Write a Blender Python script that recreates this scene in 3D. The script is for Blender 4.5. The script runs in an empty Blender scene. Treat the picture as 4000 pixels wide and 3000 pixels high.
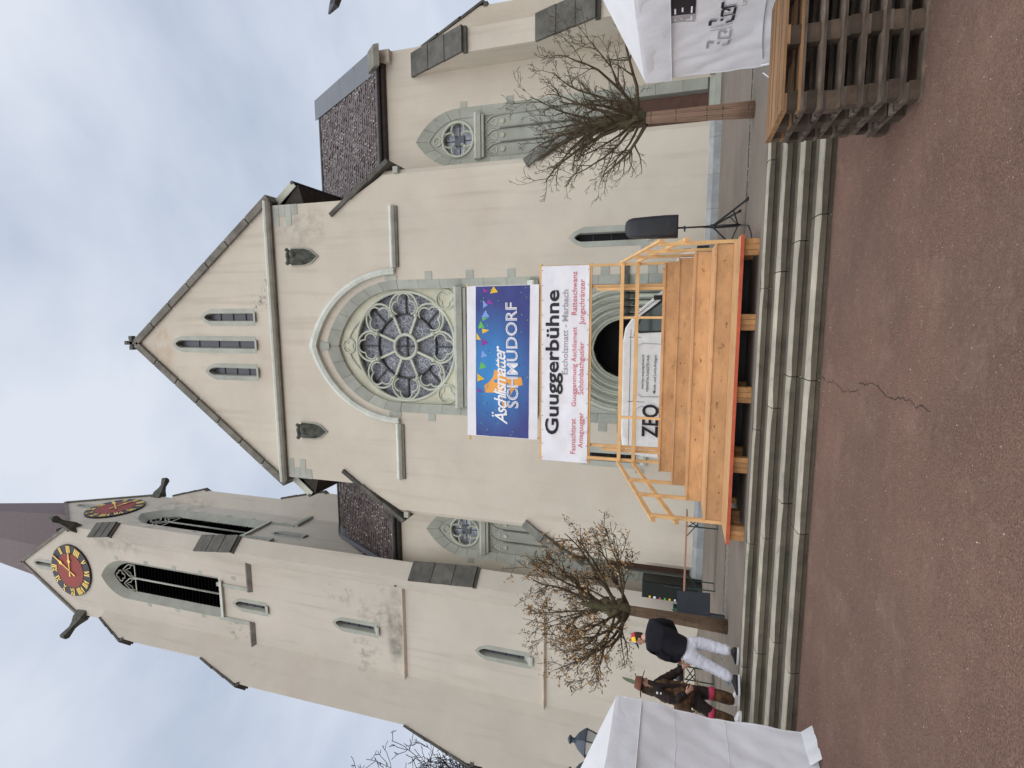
import bpy, bmesh, math, random
from math import sin, cos, pi, radians, sqrt, atan2
from mathutils import Vector, Matrix, noise as mnoise
random.seed(7)
S = bpy.context.scene
C = S.collection
V = Vector

# ------------------------------------------------------------------ camera, sky, sun, exposure
PITCH, ROLL, YAW = radians(16.89), radians(2.01), radians(7.895)
fw = V((-sin(YAW), cos(YAW), 0)); rt = V((cos(YAW), sin(YAW), 0)); upv = V((0, 0, 1))
f2 = fw*cos(PITCH) + upv*sin(PITCH); u2 = upv*cos(PITCH) - fw*sin(PITCH)
r3 = rt*cos(ROLL) + u2*sin(ROLL); u3 = u2*cos(ROLL) - rt*sin(ROLL)
cam = bpy.data.cameras.new('camera'); cam.sensor_width = 36; cam.lens = 18.72
cam.clip_start = .1; cam.clip_end = 2000
co = bpy.data.objects.new('camera', cam); C.objects.link(co)
mw = Matrix((-u3, r3, -f2)).transposed().to_4x4(); mw.translation = V((0, 0, 1.78))   # the phone was held on its side
co.matrix_world = mw
S.camera = co

W = bpy.data.worlds.new('World'); S.world = W; W.use_nodes = True
SUN_EL, SUN_ROT = radians(47), radians(184)
nt = W.node_tree; N = nt.nodes; L = nt.links
for n in list(N): N.remove(n)
out = N.new('ShaderNodeOutputWorld'); bgn = N.new('ShaderNodeBackground')
sky = N.new('ShaderNodeTexSky'); sky.sky_type = 'NISHITA'; sky.sun_disc = False
sky.sun_elevation = SUN_EL; sky.sun_rotation = SUN_ROT; sky.air_density = 1; sky.dust_density = 2
tc = N.new('ShaderNodeTexCoord'); mp = N.new('ShaderNodeMapping'); mp.inputs['Scale'].default_value = (1.1, 1.1, 2.4)
ns = N.new('ShaderNodeTexNoise'); ns.inputs['Scale'].default_value = 1.7; ns.inputs['Detail'].default_value = 5; ns.inputs['Roughness'].default_value = .52
cr = N.new('ShaderNodeValToRGB'); e = cr.color_ramp.elements
e[0].position = .33; e[0].color = (5.3, 6.2, 7.8, 1); e[1].position = .66; e[1].color = (8.8, 9.4, 10.5, 1)
mx = N.new('ShaderNodeMix'); mx.data_type = 'RGBA'; mx.inputs[0].default_value = .93
L.new(tc.outputs['Generated'], mp.inputs[0]); L.new(mp.outputs[0], ns.inputs[0]); L.new(ns.outputs[0], cr.inputs[0])
L.new(sky.outputs[0], mx.inputs[6]); L.new(cr.outputs[0], mx.inputs[7]); L.new(mx.outputs[2], bgn.inputs[0])
bgn.inputs[1].default_value = .0535
L.new(bgn.outputs[0], out.inputs[0])
sun = bpy.data.lights.new('sun', 'SUN'); sun.energy = 1.5; sun.angle = radians(125); sun.color = (1, .965, .90)
so = bpy.data.objects.new('sun', sun); C.objects.link(so)
sd = V((sin(SUN_ROT)*cos(SUN_EL), cos(SUN_ROT)*cos(SUN_EL), sin(SUN_EL)))
so.rotation_euler = sd.to_track_quat('Z', 'Y').to_euler()
vs = S.view_settings; vs.view_transform = 'Standard'; vs.look = 'None'; vs.gamma = 1; vs.use_curve_mapping = False
vs.exposure = .74

# ------------------------------------------------------------------ materials
MATS = {}
def mat(name, base, rough=.8, scale=4., var=.25, bump=.15, bscale=60., rnd=0., obj=False, metal=0., stain=None, stretch=(1, 1, 1),
        spots=None, spec=.35, coat=0., fv=.35, masks=(), streak=None):
    m = bpy.data.materials.new(name); m.use_nodes = True; MATS[name] = m
    t = m.node_tree; n = t.nodes; l = t.links
    p = n['Principled BSDF']; p.inputs['Roughness'].default_value = rough; p.inputs['Metallic'].default_value = metal
    p.inputs['Specular IOR Level'].default_value = spec; p.inputs['Coat Weight'].default_value = coat
    if obj: src = n.new('ShaderNodeTexCoord').outputs['Object']
    else: src = n.new('ShaderNodeNewGeometry').outputs['Position']
    mpn = n.new('ShaderNodeMapping'); mpn.inputs['Scale'].default_value = stretch; l.new(src, mpn.inputs[0]); src = mpn.outputs[0]
    def nz(sc, det=4, ro=.55):
        a = n.new('ShaderNodeTexNoise'); a.inputs['Scale'].default_value = sc; a.inputs['Detail'].default_value = det
        a.inputs['Roughness'].default_value = ro; l.new(src, a.inputs[0]); return a.outputs[0]
    def ramp(x, a, b, ca, cb):
        r = n.new('ShaderNodeValToRGB'); r.color_ramp.elements[0].position = a; r.color_ramp.elements[1].position = b
        r.color_ramp.elements[0].color = (*ca, 1); r.color_ramp.elements[1].color = (*cb, 1); l.new(x, r.inputs[0]); return r.outputs[0]
    def mixc(f, a, b, mode='MIX'):
        x = n.new('ShaderNodeMix'); x.data_type = 'RGBA'; x.blend_type = mode
        if isinstance(f, float): x.inputs[0].default_value = f
        else: l.new(f, x.inputs[0])
        for i, c in ((6, a), (7, b)):
            if isinstance(c, tuple): x.inputs[i].default_value = (*c, 1)
            else: l.new(c, x.inputs[i])
        return x.outputs[2]
    lo = tuple(max(0, c*(1-var)) for c in base); hi = tuple(min(1, c*(1+var)) for c in base)
    col = ramp(nz(scale, 6, .6), .3, .7, lo, hi)
    fine = ramp(nz(bscale, 3), .3, .7, (1-fv*var,)*3, (1+fv*var,)*3)
    col = mixc(1., col, fine, 'MULTIPLY')
    if stain:
        for (c, sc, a, b, amt) in stain:
            f = ramp(nz(sc, 7, .65), a, b, (0, 0, 0), (amt,)*3); col = mixc(f, col, c)
    if streak:
        ms_ = n.new('ShaderNodeMapping'); ms_.inputs['Scale'].default_value = (3.2, 3.2, .16); l.new(src, ms_.inputs[0])
        a_ = n.new('ShaderNodeTexNoise'); a_.inputs['Scale'].default_value = 1.; a_.inputs['Detail'].default_value = 4; l.new(ms_.outputs[0], a_.inputs[0])
        f = ramp(a_.outputs[0], .52, .75, (0, 0, 0), (streak[1],)*3); f = mixc(1., f, ramp(nz(.35, 3), .4, .6, (0, 0, 0), (1, 1, 1)), 'MULTIPLY'); col = mixc(f, col, streak[0])
    for (c, sc, a, b, amt, (cx, cz, rx, rz)) in masks:
        f = ramp(nz(sc, 7, .65), a, b, (0, 0, 0), (amt,)*3)
        mq = n.new('ShaderNodeMapping'); mq.inputs['Location'].default_value = (-cx/rx, 0, -cz/rz); mq.inputs['Scale'].default_value = (1/rx, 0, 1/rz); l.new(src, mq.inputs[0])
        gq = n.new('ShaderNodeTexGradient'); gq.gradient_type = 'SPHERICAL'; l.new(mq.outputs[0], gq.inputs[0])
        gg = ramp(gq.outputs[0], 0, .45, (0, 0, 0), (1, 1, 1)); f = mixc(1., f, gg, 'MULTIPLY'); col = mixc(f, col, c)
    if spots:
        c, sc, th, amt = spots
        w = n.new('ShaderNodeTexVoronoi'); w.inputs['Scale'].default_value = sc; l.new(src, w.inputs[0])
        f = ramp(w.outputs['Distance'], th*.6, th, (amt,)*3, (0, 0, 0)); col = mixc(f, col, c)
    if rnd:
        oi = n.new('ShaderNodeObjectInfo'); r = ramp(oi.outputs['Random'], 0, 1, (1-rnd,)*3, (1+rnd,)*3); col = mixc(1., col, r, 'MULTIPLY')
    l.new(col, p.inputs['Base Color'])
    if bump:
        b = n.new('ShaderNodeBump'); b.inputs['Strength'].default_value = bump; b.inputs['Distance'].default_value = .02
        l.new(nz(bscale, 5, .6), b.inputs['Height']); l.new(b.outputs[0], p.inputs['Normal'])
    return m
def flat(name, c, rough=.6, metal=0., spec=.4, coat=0.):
    return mat(name, c, rough, 6, .08, 0, 40, metal=metal, spec=spec, coat=coat)

plaster = mat('plaster', (.60, .55, .465), .9, .5, .07, .5, 45, stain=[((.50, .40, .30), .30, .5, .8, .40), ((.34, .31, .26), 1.3, .66, .80, .30)], spec=.2, fv=1.1, streak=((.42, .36, .29), .55),
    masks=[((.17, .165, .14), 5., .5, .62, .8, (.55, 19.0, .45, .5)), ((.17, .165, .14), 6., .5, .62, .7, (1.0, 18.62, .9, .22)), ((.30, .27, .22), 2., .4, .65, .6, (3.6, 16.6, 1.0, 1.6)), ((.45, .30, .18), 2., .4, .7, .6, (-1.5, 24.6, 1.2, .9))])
tower_plaster = mat('tower_plaster', (.575, .535, .465), .9, .4, .07, .5, 45, stain=[((.44, .38, .31), .22, .5, .8, .45), ((.30, .28, .24), .9, .66, .78, .4)], spec=.2, fv=1.1, streak=((.40, .36, .30), .55),
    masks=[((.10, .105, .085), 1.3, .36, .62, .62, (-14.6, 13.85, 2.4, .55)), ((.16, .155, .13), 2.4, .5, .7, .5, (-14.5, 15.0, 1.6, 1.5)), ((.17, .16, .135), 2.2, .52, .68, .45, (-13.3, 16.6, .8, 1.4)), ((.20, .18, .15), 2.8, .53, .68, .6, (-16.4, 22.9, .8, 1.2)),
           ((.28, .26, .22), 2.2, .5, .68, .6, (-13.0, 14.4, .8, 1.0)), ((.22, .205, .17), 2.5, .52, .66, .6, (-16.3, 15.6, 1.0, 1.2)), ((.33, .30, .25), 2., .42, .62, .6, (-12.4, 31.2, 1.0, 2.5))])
stone = mat('grey_stone', (.40, .42, .37), .85, 1.4, .14, .3, 40, rnd=.08, stain=[((.26, .28, .235), 1.1, .55, .8, .4)], spec=.25)
stone_l = mat('pale_stone', (.52, .55, .46), .85, 2, .12, .3, 40, stain=[((.30, .34, .27), 1.3, .5, .8, .5)], spec=.25)
mortar = flat('mortar', (.56, .57, .50), .9)
weather = mat('weathered_slab', (.105, .10, .088), .8, 2.2, .35, .4, 40, rnd=.15, stain=[((.05, .055, .045), 1.7, .45, .7, .7)])
rake = mat('dark_coping', (.19, .18, .155), .85, 2, .3, .4, 40, stain=[((.07, .07, .06), 1.5, .5, .75, .6)])
copper = mat('pale_ledge', (.58, .61, .55), .7, 2, .12, .2, 40, stain=[((.30, .34, .30), 2.2, .5, .75, .5)])
plinth_m = mat('plinth_stone', (.29, .305, .31), .8, 3, .18, .4, 60, rnd=.13)
carve = mat('carved_stone', (.10, .105, .09), .85, 6, .45, .6, 25)
slate = mat('spire_slate', (.125, .09, .095), .6, 9, .3, .5, 18, stretch=(1, 1, 3))
tile = mat('roof_tile', (.085, .062, .062), .55, 8, .35, .3, 60, rnd=.38, spec=.4, obj=True)
tile_base = flat('tile_bed', (.03, .025, .025), .8)
metal_d = mat('dark_metal', (.028, .03, .033), .45, 5, .25, .1, 50, spec=.5)
zinc = mat('zinc_sheet', (.105, .115, .14), .5, 1.5, .1, .05, 30, spec=.5)
wood_dark = mat('dark_soffit', (.05, .042, .036), .8, 5, .3, .2, 40)
asphalt = mat('red_asphalt', (.19, .112, .086), .92, .8, .18, .9, 70, stain=[((.165, .11, .082), .45, .46, .66, .65), ((.30, .19, .15), 1.7, .52, .7, .45), ((.115, .08, .064), .22, .5, .7, .6), ((.31, .21, .165), 17, .54, .68, .45), ((.12, .078, .06), 13, .54, .68, .5)],
              spots=((.46, .41, .36), 30, .12, .6), spec=.25, fv=2.6)
terr = mat('grey_asphalt', (.205, .172, .142), .9, .6, .16, .5, 110, stain=[((.14, .135, .125), .4, .5, .7, .6)], spots=((.34, .32, .29), 60, .13, .5), fv=1.6)
step_m = mat('step_dark', (.14, .122, .092), .9, 2.2, .25, .5, 70, rnd=.12, stain=[((.10, .094, .062), 1.6, .48, .68, .6), ((.055, .05, .04), 3., .52, .72, .7)])  # darker tone for risers and the rear part of treads
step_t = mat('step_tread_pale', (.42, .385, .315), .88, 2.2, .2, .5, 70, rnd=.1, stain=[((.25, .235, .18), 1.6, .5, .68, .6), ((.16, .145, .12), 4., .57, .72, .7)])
gravel_m = mat('gravel', (.34, .32, .29), .9, 30, .4, .3, 80, rnd=.3)
ply = mat('spruce_board', (.54, .31, .148), .65, 2.0, .18, .12, 40, obj=True, rnd=.17, stretch=(1, 2.2, 2.2), spots=((.13, .06, .028), 2.7, .085, .9),
          stain=[((.40, .21, .095), 1.1, .5, .72, .6), ((.24, .13, .06), 2.4, .57, .72, .55), ((.10, .055, .028), 5., .63, .70, .8)])
timber = mat('fresh_timber', (.70, .44, .20), .6, 3, .14, .1, 40, obj=True, rnd=.08, spots=((.36, .17, .06), 7, .08, .8))
edge_red = mat('red_board_edge', (.48, .095, .045), .6, 5, .2, .1, 40)
pal_g = mat('pallet_wood', (.115, .088, .067), .85, 5, .45, .3, 50, obj=True, rnd=.5, stretch=(1, 4, 4), stain=[((.06, .048, .038), 4, .45, .7, .7), ((.27, .23, .19), 2.5, .57, .72, .6)])
pal_n = mat('pallet_new_wood', (.26, .15, .075), .75, 5, .25, .25, 50, obj=True, rnd=.18, stretch=(.6, 6, 6), stain=[((.33, .17, .08), 6, .5, .7, .5)])
pal_b = mat('pallet_block', (.075, .052, .036), .85, 8, .35, .4, 60, obj=True, rnd=.5)
tarp = mat('tent_fabric', (.90, .91, .94), .5, 1.1, .05, .55, 5, spec=.35)
_t = tarp.node_tree; _tr = _t.nodes.new('ShaderNodeBsdfTranslucent'); _tr.inputs[0].default_value = (.88, .89, .93, 1); _mx = _t.nodes.new('ShaderNodeMixShader'); _mx.inputs[0].default_value = .25
_o = [q for q in _t.nodes if q.type == 'OUTPUT_MATERIAL'][0]; _t.links.new(_t.nodes['Principled BSDF'].outputs[0], _mx.inputs[1]); _t.links.new(_tr.outputs[0], _mx.inputs[2]); _t.links.new(_mx.outputs[0], _o.inputs[0])
tarp_in = flat('tent_grey_print', (.42, .39, .40), .6)
cloth = mat('banner_cloth', (.78, .79, .85), .6, 2, .05, .5, 5)
ink = flat('black_print', (.012, .012, .02), .6)
ink_grey = flat('grey_print', (.33, .34, .36), .6)
ink_red = flat('pink_print', (.60, .13, .16), .6)
white_p = flat('white_print', (.85, .86, .9), .6)
black_c = mat('black_cover', (.018, .02, .026), .5, 4, .3, .35, 12, spec=.45)
van_w = flat('van_paint', (.87, .88, .88), .28, spec=.5, coat=.4)
rubber = flat('black_rubber', (.02, .02, .02), .7)
glass_d = flat('dark_glass', (.035, .06, .055), .12, spec=.6)
green_m = flat('green_steel', (.02, .05, .035), .5)
table_m = mat('table_board', (.36, .19, .13), .6, 3, .2, .1, 40)
bark = mat('bark', (.085, .075, .045), .95, 7, .45, .7, 30, stain=[((.11, .115, .035), 5, .5, .7, .7)])
twig = mat('twig_bark', (.082, .062, .036), .9, 6, .35, .2, 40)
seed_m = mat('dry_seed', (.42, .27, .13), .9, 3, .4, 0, 40)
far_bark = mat('far_bark', (.035, .03, .035), .95, 3, .3, .2, 20)

# rose and window glass: dark leaded glass with a web of pale lines
def leaded(name, c0=(.105, .108, .135, 1), c1=(.50, .53, .60, 1)):
    m = bpy.data.materials.new(name); m.use_nodes = True; t = m.node_tree; n = t.nodes; l = t.links; p = n['Principled BSDF']
    g = n.new('ShaderNodeNewGeometry'); acc = None
    for sc, w in ((5.5, .03), (9., .035)):
        nzz = n.new('ShaderNodeTexNoise'); nzz.inputs['Scale'].default_value = 2.5; l.new(g.outputs['Position'], nzz.inputs[0])
        mm = n.new('ShaderNodeMix'); mm.data_type = 'VECTOR'; mm.inputs[0].default_value = .25
        l.new(g.outputs['Position'], mm.inputs[4]); l.new(nzz.outputs[1], mm.inputs[5])
        v = n.new('ShaderNodeTexVoronoi'); v.feature = 'DISTANCE_TO_EDGE'; v.inputs['Scale'].default_value = sc; l.new(mm.outputs[1], v.inputs[0])
        r = n.new('ShaderNodeValToRGB'); r.color_ramp.elements[0].position = w*.4; r.color_ramp.elements[0].color = (.9, .9, .9, 1)
        r.color_ramp.elements[1].position = w*1.6; r.color_ramp.elements[1].color = (0, 0, 0, 1); l.new(v.outputs[0], r.inputs[0])
        if acc is None: acc = r.outputs[0]
        else:
            a = n.new('ShaderNodeMix'); a.data_type = 'RGBA'; a.blend_type = 'LIGHTEN'; a.inputs[0].default_value = 1; l.new(acc, a.inputs[6]); l.new(r.outputs[0], a.inputs[7]); acc = a.outputs[2]
    big = n.new('ShaderNodeTexNoise'); big.inputs['Scale'].default_value = 1.6; l.new(g.outputs['Position'], big.inputs[0])
    rr = n.new('ShaderNodeValToRGB'); rr.color_ramp.elements[0].position = .38; rr.color_ramp.elements[0].color = (.35,)*3 + (1,); rr.color_ramp.elements[1].position = .62; rr.color_ramp.elements[1].color = (1, 1, 1, 1)
    l.new(big.outputs[0], rr.inputs[0])
    mu = n.new('ShaderNodeMix'); mu.data_type = 'RGBA'; mu.blend_type = 'MULTIPLY'; mu.inputs[0].default_value = 1; l.new(acc, mu.inputs[6]); l.new(rr.outputs[0], mu.inputs[7])
    c = n.new('ShaderNodeMix'); c.data_type = 'RGBA'; l.new(mu.outputs[2], c.inputs[0]); c.inputs[6].default_value = c0; c.inputs[7].default_value = c1
    l.new(c.outputs[2], p.inputs['Base Color']); p.inputs['Roughness'].default_value = .35
    return m
glass_l = leaded('leaded_glass'); glass_a = leaded('pale_leaded_glass', (.30, .33, .39, 1), (.68, .72, .80, 1))
pane_grey = flat('grey_pane', (.10, .105, .13), .3)
dark = flat('deep_dark', (.012, .011, .014), .8)

# ------------------------------------------------------------------ mesh helpers
class MB:
    def __init__(s): s.v = []; s.f = []
    def add(s, vs, fs):
        k = len(s.v); s.v += [tuple(a) for a in vs]; s.f += [tuple(i+k for i in f) for f in fs]; return s
    def box(s, x0, x1, y0, y1, z0, z1):
        return s.hexa([(x0, y0, z0), (x1, y0, z0), (x1, y1, z0), (x0, y1, z0), (x0, y0, z1), (x1, y0, z1), (x1, y1, z1), (x0, y1, z1)])
    def hexa(s, p):
        return s.add(p, [(0, 3, 2, 1), (4, 5, 6, 7), (0, 1, 5, 4), (1, 2, 6, 5), (2, 3, 7, 6), (3, 0, 4, 7)])
    def beam(s, p, q, w, h, up=(0, 0, 1)):
        p = V(p); q = V(q); d = (q-p).normalized(); up = V(up)
        if abs(d.dot(up)) > .98: up = V((0, 1, 0))
        a = d.cross(up).normalized(); b = a.cross(d).normalized(); a *= w/2; b *= h/2
        return s.hexa([p-a-b, p+a-b, q+a-b, q-a-b, p-a+b, p+a+b, q+a+b, q-a+b])
    def prism(s, poly, o, ux, uy, n, d0, d1):
        o = V(o); ux = V(ux); uy = V(uy); n = V(n); k = len(poly)
        A = [o+ux*a+uy*b+n*d0 for a, b in poly]; B = [o+ux*a+uy*b+n*d1 for a, b in poly]
        return s.add(A+B, [tuple(range(k))[::-1], tuple(range(k, 2*k))] + [(i, (i+1) % k, k+(i+1) % k, k+i) for i in range(k)])
    def xz(s, poly, y0, y1): return s.prism(poly, (0, 0, 0), (1, 0, 0), (0, 0, 1), (0, 1, 0), y0, y1)
    def yz(s, poly, x0, x1): return s.prism(poly, (0, 0, 0), (0, 1, 0), (0, 0, 1), (1, 0, 0), x0, x1)
    def loft(s, rings, cap=True, closed=True):
        k = len(rings[0]); vs = [p for r in rings for p in r]; fs = []
        for i in range(len(rings)-1):
            for j in range(k if closed else k-1):
                a = i*k+j; b = i*k+(j+1) % k; fs.append((a, b, b+k, a+k))
        if cap: fs += [tuple(range(k))[::-1], tuple(range(len(vs)-k, len(vs)))]
        return s.add(vs, fs)
    def tube(s, pts, r, n=6, cap=True, ring=False):
        pts = [V(p) for p in pts]; m = len(pts); rr = r if isinstance(r, (list, tuple)) else [r]*m; rings = []; prev = None
        for i, p in enumerate(pts):
            if ring: t = pts[(i+1) % m]-pts[i-1]
            else: t = pts[min(i+1, m-1)]-pts[max(i-1, 0)]
            if t.length < 1e-9: t = V((0, 0, 1))
            t.normalize()
            if prev is None: a = t.cross(V((0, 0, 1)) if abs(t.z) < .9 else V((1, 0, 0))).normalized()
            else:
                a = prev-t*prev.dot(t)
                if a.length < 1e-6: a = t.cross(V((1, 0, .3)))
                a.normalize()
            prev = a; b = t.cross(a)
            rings.append([p+a*(rr[i]*cos(2*pi*j/n))+b*(rr[i]*sin(2*pi*j/n)) for j in range(n)])
        if ring: rings.append(rings[0]); cap = False
        return s.loft(rings, cap)
    def lathe(s, prof, o, n=12, ax='Z'):
        o = V(o); rings = []
        for r, h in prof:
            rings.append([o+(V((r*cos(2*pi*j/n), r*sin(2*pi*j/n), h)) if ax == 'Z' else V((r*cos(2*pi*j/n), h, r*sin(2*pi*j/n)))) for j in range(n)])
        return s.loft(rings)
    def face(s, outer, holes, o=(0, 0, 0), ux=(1, 0, 0), uy=(0, 0, 1)):
        bm = bmesh.new(); o = V(o); ux = V(ux); uy = V(uy)
        for loop in [outer]+list(holes):
            vv = [bm.verts.new((a, b, 0)) for a, b in loop]
            for i in range(len(vv)): bm.edges.new((vv[i], vv[(i+1) % len(vv)]))
        bmesh.ops.triangle_fill(bm, use_beauty=True, edges=bm.edges[:])
        bm.verts.index_update()
        vs = [o+ux*v.co.x+uy*v.co.y for v in bm.verts]; fs = [tuple(v.index for v in f.verts) for f in bm.faces]; bm.free()
        return s.add(vs, fs)
    def reveal(s, loop, d0, d1, o=(0, 0, 0), ux=(1, 0, 0), uy=(0, 0, 1), n=(0, 1, 0)):
        o = V(o); ux = V(ux); uy = V(uy); n = V(n); k = len(loop)
        A = [o+ux*a+uy*b+n*d0 for a, b in loop]; B = [o+ux*a+uy*b+n*d1 for a, b in loop]
        return s.add(A+B, [(i, (i+1) % k, k+(i+1) % k, k+i) for i in range(k)])

ORG = {}
ZM = [None]          # optional height correction while a section is being built
def zmap(z): return z if z < 4.3 else 4.3+(z-4.3)*1.42/3.2 if z < 7.5 else z-1.78
def link(o, parent):
    C.objects.link(o)
    if parent is not None: o.parent = parent
    ORG[o.name] = ORG.get(parent.name, V((0, 0, 0))) if parent is not None else V(o.location)
def O(name, mb, m, parent=None, smooth=False, loc=None):
    me = bpy.data.meshes.new(name); off = ORG.get(parent.name, V((0, 0, 0))) if parent is not None else (V(loc) if loc else V((0, 0, 0)))
    vv = [V((a[0], a[1], ZM[0](a[2]))) for a in mb.v] if ZM[0] else [V(a) for a in mb.v]
    me.from_pydata([a-off for a in vv], [], mb.f); me.validate(); me.materials.append(m)
    bm = bmesh.new(); bm.from_mesh(me); bmesh.ops.recalc_face_normals(bm, faces=bm.faces); bm.to_mesh(me); bm.free()
    if smooth:
        for p in me.polygons: p.use_smooth = True
    o = bpy.data.objects.new(name, me)
    if parent is None and loc: o.location = loc
    link(o, parent); return o
def box(name, m, parent, *b): return O(name, MB().box(*b), m, parent)
def thing(name, label, cat, loc=(0, 0, 0), group=None):
    o = bpy.data.objects.new(name, None); o.location = loc; o.empty_display_size = .2; C.objects.link(o); ORG[o.name] = V(loc)
    o['label'] = label; o['category'] = cat
    if group: o['group'] = group
    return o
def tag(o, label=None, cat=None, group=None, kind=None):
    for k, v in (('label', label), ('category', cat), ('group', group), ('kind', kind)):
        if v: o[k] = v
    return o
def piece(name, me, parent, M):
    if ZM[0]: M = M.copy(); z = M.translation.z+ORG[parent.name].z; M.translation.z += ZM[0](z)-z
    o = bpy.data.objects.new(name, me); C.objects.link(o); o.parent = parent; o.matrix_local = M; return o
def mesh_of(mb, m, name='piece'):
    me = bpy.data.meshes.new(name); me.from_pydata(mb.v, [], mb.f); me.materials.append(m); return me
def copy_tree(src, loc, rz=0, **kw):
    r = src.copy(); C.objects.link(r); r.location = loc; r.rotation_euler = (0, 0, rz); tag(r, **kw)
    def rec(a, b):
        for ch in a.children:
            c = ch.copy(); C.objects.link(c); c.parent = b; rec(ch, c)
    rec(src, r); return r
def text(name, body, rect, m, parent, fn=None, bold=0., shear=0., space=1., y=0.):
    """flat print fitted into rect (a0,a1,b0,b1); fn maps (a,b) to a world point"""
    cu = bpy.data.curves.new(name, 'FONT'); cu.body = body; cu.size = 1; cu.offset = bold; cu.shear = shear; cu.space_character = space; cu.resolution_u = 3
    t = bpy.data.objects.new(name, cu); C.objects.link(t)
    dg = bpy.context.evaluated_depsgraph_get(); me = bpy.data.meshes.new_from_object(t.evaluated_get(dg)); bpy.data.objects.remove(t)
    xs = [v.co.x for v in me.vertices]; ys = [v.co.y for v in me.vertices]
    x0, x1, y0, y1 = min(xs), max(xs), min(ys), max(ys); a0, a1, b0, b1 = rect; off = ORG.get(parent.name, V((0, 0, 0)))
    for v in me.vertices:
        a = a0+(v.co.x-x0)/(x1-x0)*(a1-a0); b = b0+(v.co.y-y0)/(y1-y0)*(b1-b0); v.co = V(fn(a, b))-off
    me.materials.clear(); me.materials.append(m)
    o = bpy.data.objects.new(name, me); link(o, parent); return o
def arch(xc, hw, zs, za, n=10):
    h = za-zs; r = (hw*hw+h*h)/(2*hw); c = xc+hw-r; a1 = math.asin(min(1, h/r)); a1 = atan2(h, xc-c)
    R = [(c+r*cos(a1*i/n), zs+r*sin(a1*i/n)) for i in range(n+1)]
    return R+[(2*xc-x, z) for x, z in R[::-1][1:]]
def bay(xc, hw, z0, zs, za, n=10): return [(xc+hw, z0)]+arch(xc, hw, zs, za, n)+[(xc-hw, z0)]
def circ(xc, zc, r, n=40, rz=None): return [(xc+r*cos(2*pi*i/n), zc+(rz or r)*sin(2*pi*i/n)) for i in range(n)]

# ------------------------------------------------------------------ the setting
def sheet(name, m, x0, x1, y0, y1, z):
    return tag(O(name, MB().add([(x0, y0, z), (x1, y0, z), (x1, y1, z), (x0, y1, z)], [(0, 1, 2, 3)]), m), kind='structure')
sheet('ground', asphalt, -400, 400, -400, 7.6, 0)
sheet('terrace', terr, -400, 400, 8.735, 420, .604)
steps = bpy.data.objects.new('steps', None); C.objects.link(steps); steps.location = (0, 7.53, 0); ORG['steps'] = V((0, 7.53, 0)); steps['kind'] = 'structure'
rs = random.Random(3)
for k in range(4):
    y0 = 7.53+.363*k; z1 = .15*(k+1); x = -15.3+rs.random()
    while x < 14:
        w = rs.uniform(1.75, 2.15); a, b = x+.006, x+w-.006; dz = rs.uniform(-.004, .004); dy = rs.uniform(-.006, .006)
        pr = [(y0+.045, z1-.152), (y0+.035, z1-.105), (y0+.004, z1-.092), (y0, z1-.022), (y0+.008, z1-.006), (y0+.025, z1), (y0+.185, z1+.001), (y0+.46, z1), (y0+.46, z1-.152)]
        nx = 9; rings = []
        for i in range(nx):
            xx = a+(b-a)*i/(nx-1); q = .006*mnoise.noise((xx*3, k*7.1, 0)) ; chip = .012*max(0, mnoise.noise((xx*9, k*3.3, 2))-.15)
            if i in (0, nx-1): chip += .012
            rings.append([(xx, py+dy+q+(chip if j in (2, 3, 4) else 0), pz+dz-(chip if j in (3, 4, 5) else 0)) for j, (py, pz) in enumerate(pr)])
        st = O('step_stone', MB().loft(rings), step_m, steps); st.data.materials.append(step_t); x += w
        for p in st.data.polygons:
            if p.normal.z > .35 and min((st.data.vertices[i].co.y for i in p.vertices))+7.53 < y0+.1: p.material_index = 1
box('step_bed', mortar, steps, -15.4, 14, 8.68, 8.95, 0, .585)
# drain line across the terrace, with gravel washed up along it
mb = MB(); pts = [(-30, 11.3), (-9, 11.3), (-6.9, 11.35), (-5, 11.65), (-3.5, 11.62), (0, 11.2), (2, 11.05), (3.1, 11.1), (5, 11.1), (30, 11.1)]
for i in range(len(pts)-1):
    (a, b), (c, d) = pts[i], pts[i+1]; h = .022 if i != 6 and i != 7 else .05
    mb.add([(a, b-h, .608), (c, d-h, .608), (c, d+h, .608), (a, b+h, .608)], [(0, 1, 2, 3)])
tag(O('drain_line', mb, dark), kind='structure')
mb = MB(); rg = random.Random(5)
def pebble(mb, x, y, z, r, rg):
    q = [V((rg.uniform(.6, 1)*r*a, rg.uniform(.6, 1)*r*b, rg.uniform(.4, .7)*r*c)) for a, b, c in ((1, 0, 0), (-1, 0, 0), (0, 1, 0), (0, -1, 0), (0, 0, 1), (0, 0, -1))]
    an = rg.random()*6; cs, sn = cos(an), sin(an)
    mb.add([(x+p.x*cs-p.y*sn, y+p.x*sn+p.y*cs, z+p.z+r*.25) for p in q], [(0, 2, 4), (2, 1, 4), (1, 3, 4), (3, 0, 4), (2, 0, 5), (1, 2, 5), (3, 1, 5), (0, 3, 5)])
for _ in range(900):
    u = rg.random(); x = -7.6+2.9*u if rg.random() < .75 else rg.uniform(2.2, 6)
    yc = 11.3 if x < 0 else 11.0
    pebble(mb, x, yc+rg.gauss(0, .13)-.05, .6, rg.uniform(.008, .026), rg)
tag(O('gravel', mb, gravel_m), kind='stuff')
mb = MB()
for _ in range(1500):
    y = 1.9+5.5*rg.random()**1.3; x = rg.uniform(-5.5, 5); pebble(mb, x, y, 0, rg.uniform(.0025, .0065)*(1.5 if rg.random() < .06 else 1), rg)
tag(O('loose_grit', mb, flat('grit', (.50, .44, .37), .9)), kind='stuff')
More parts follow.
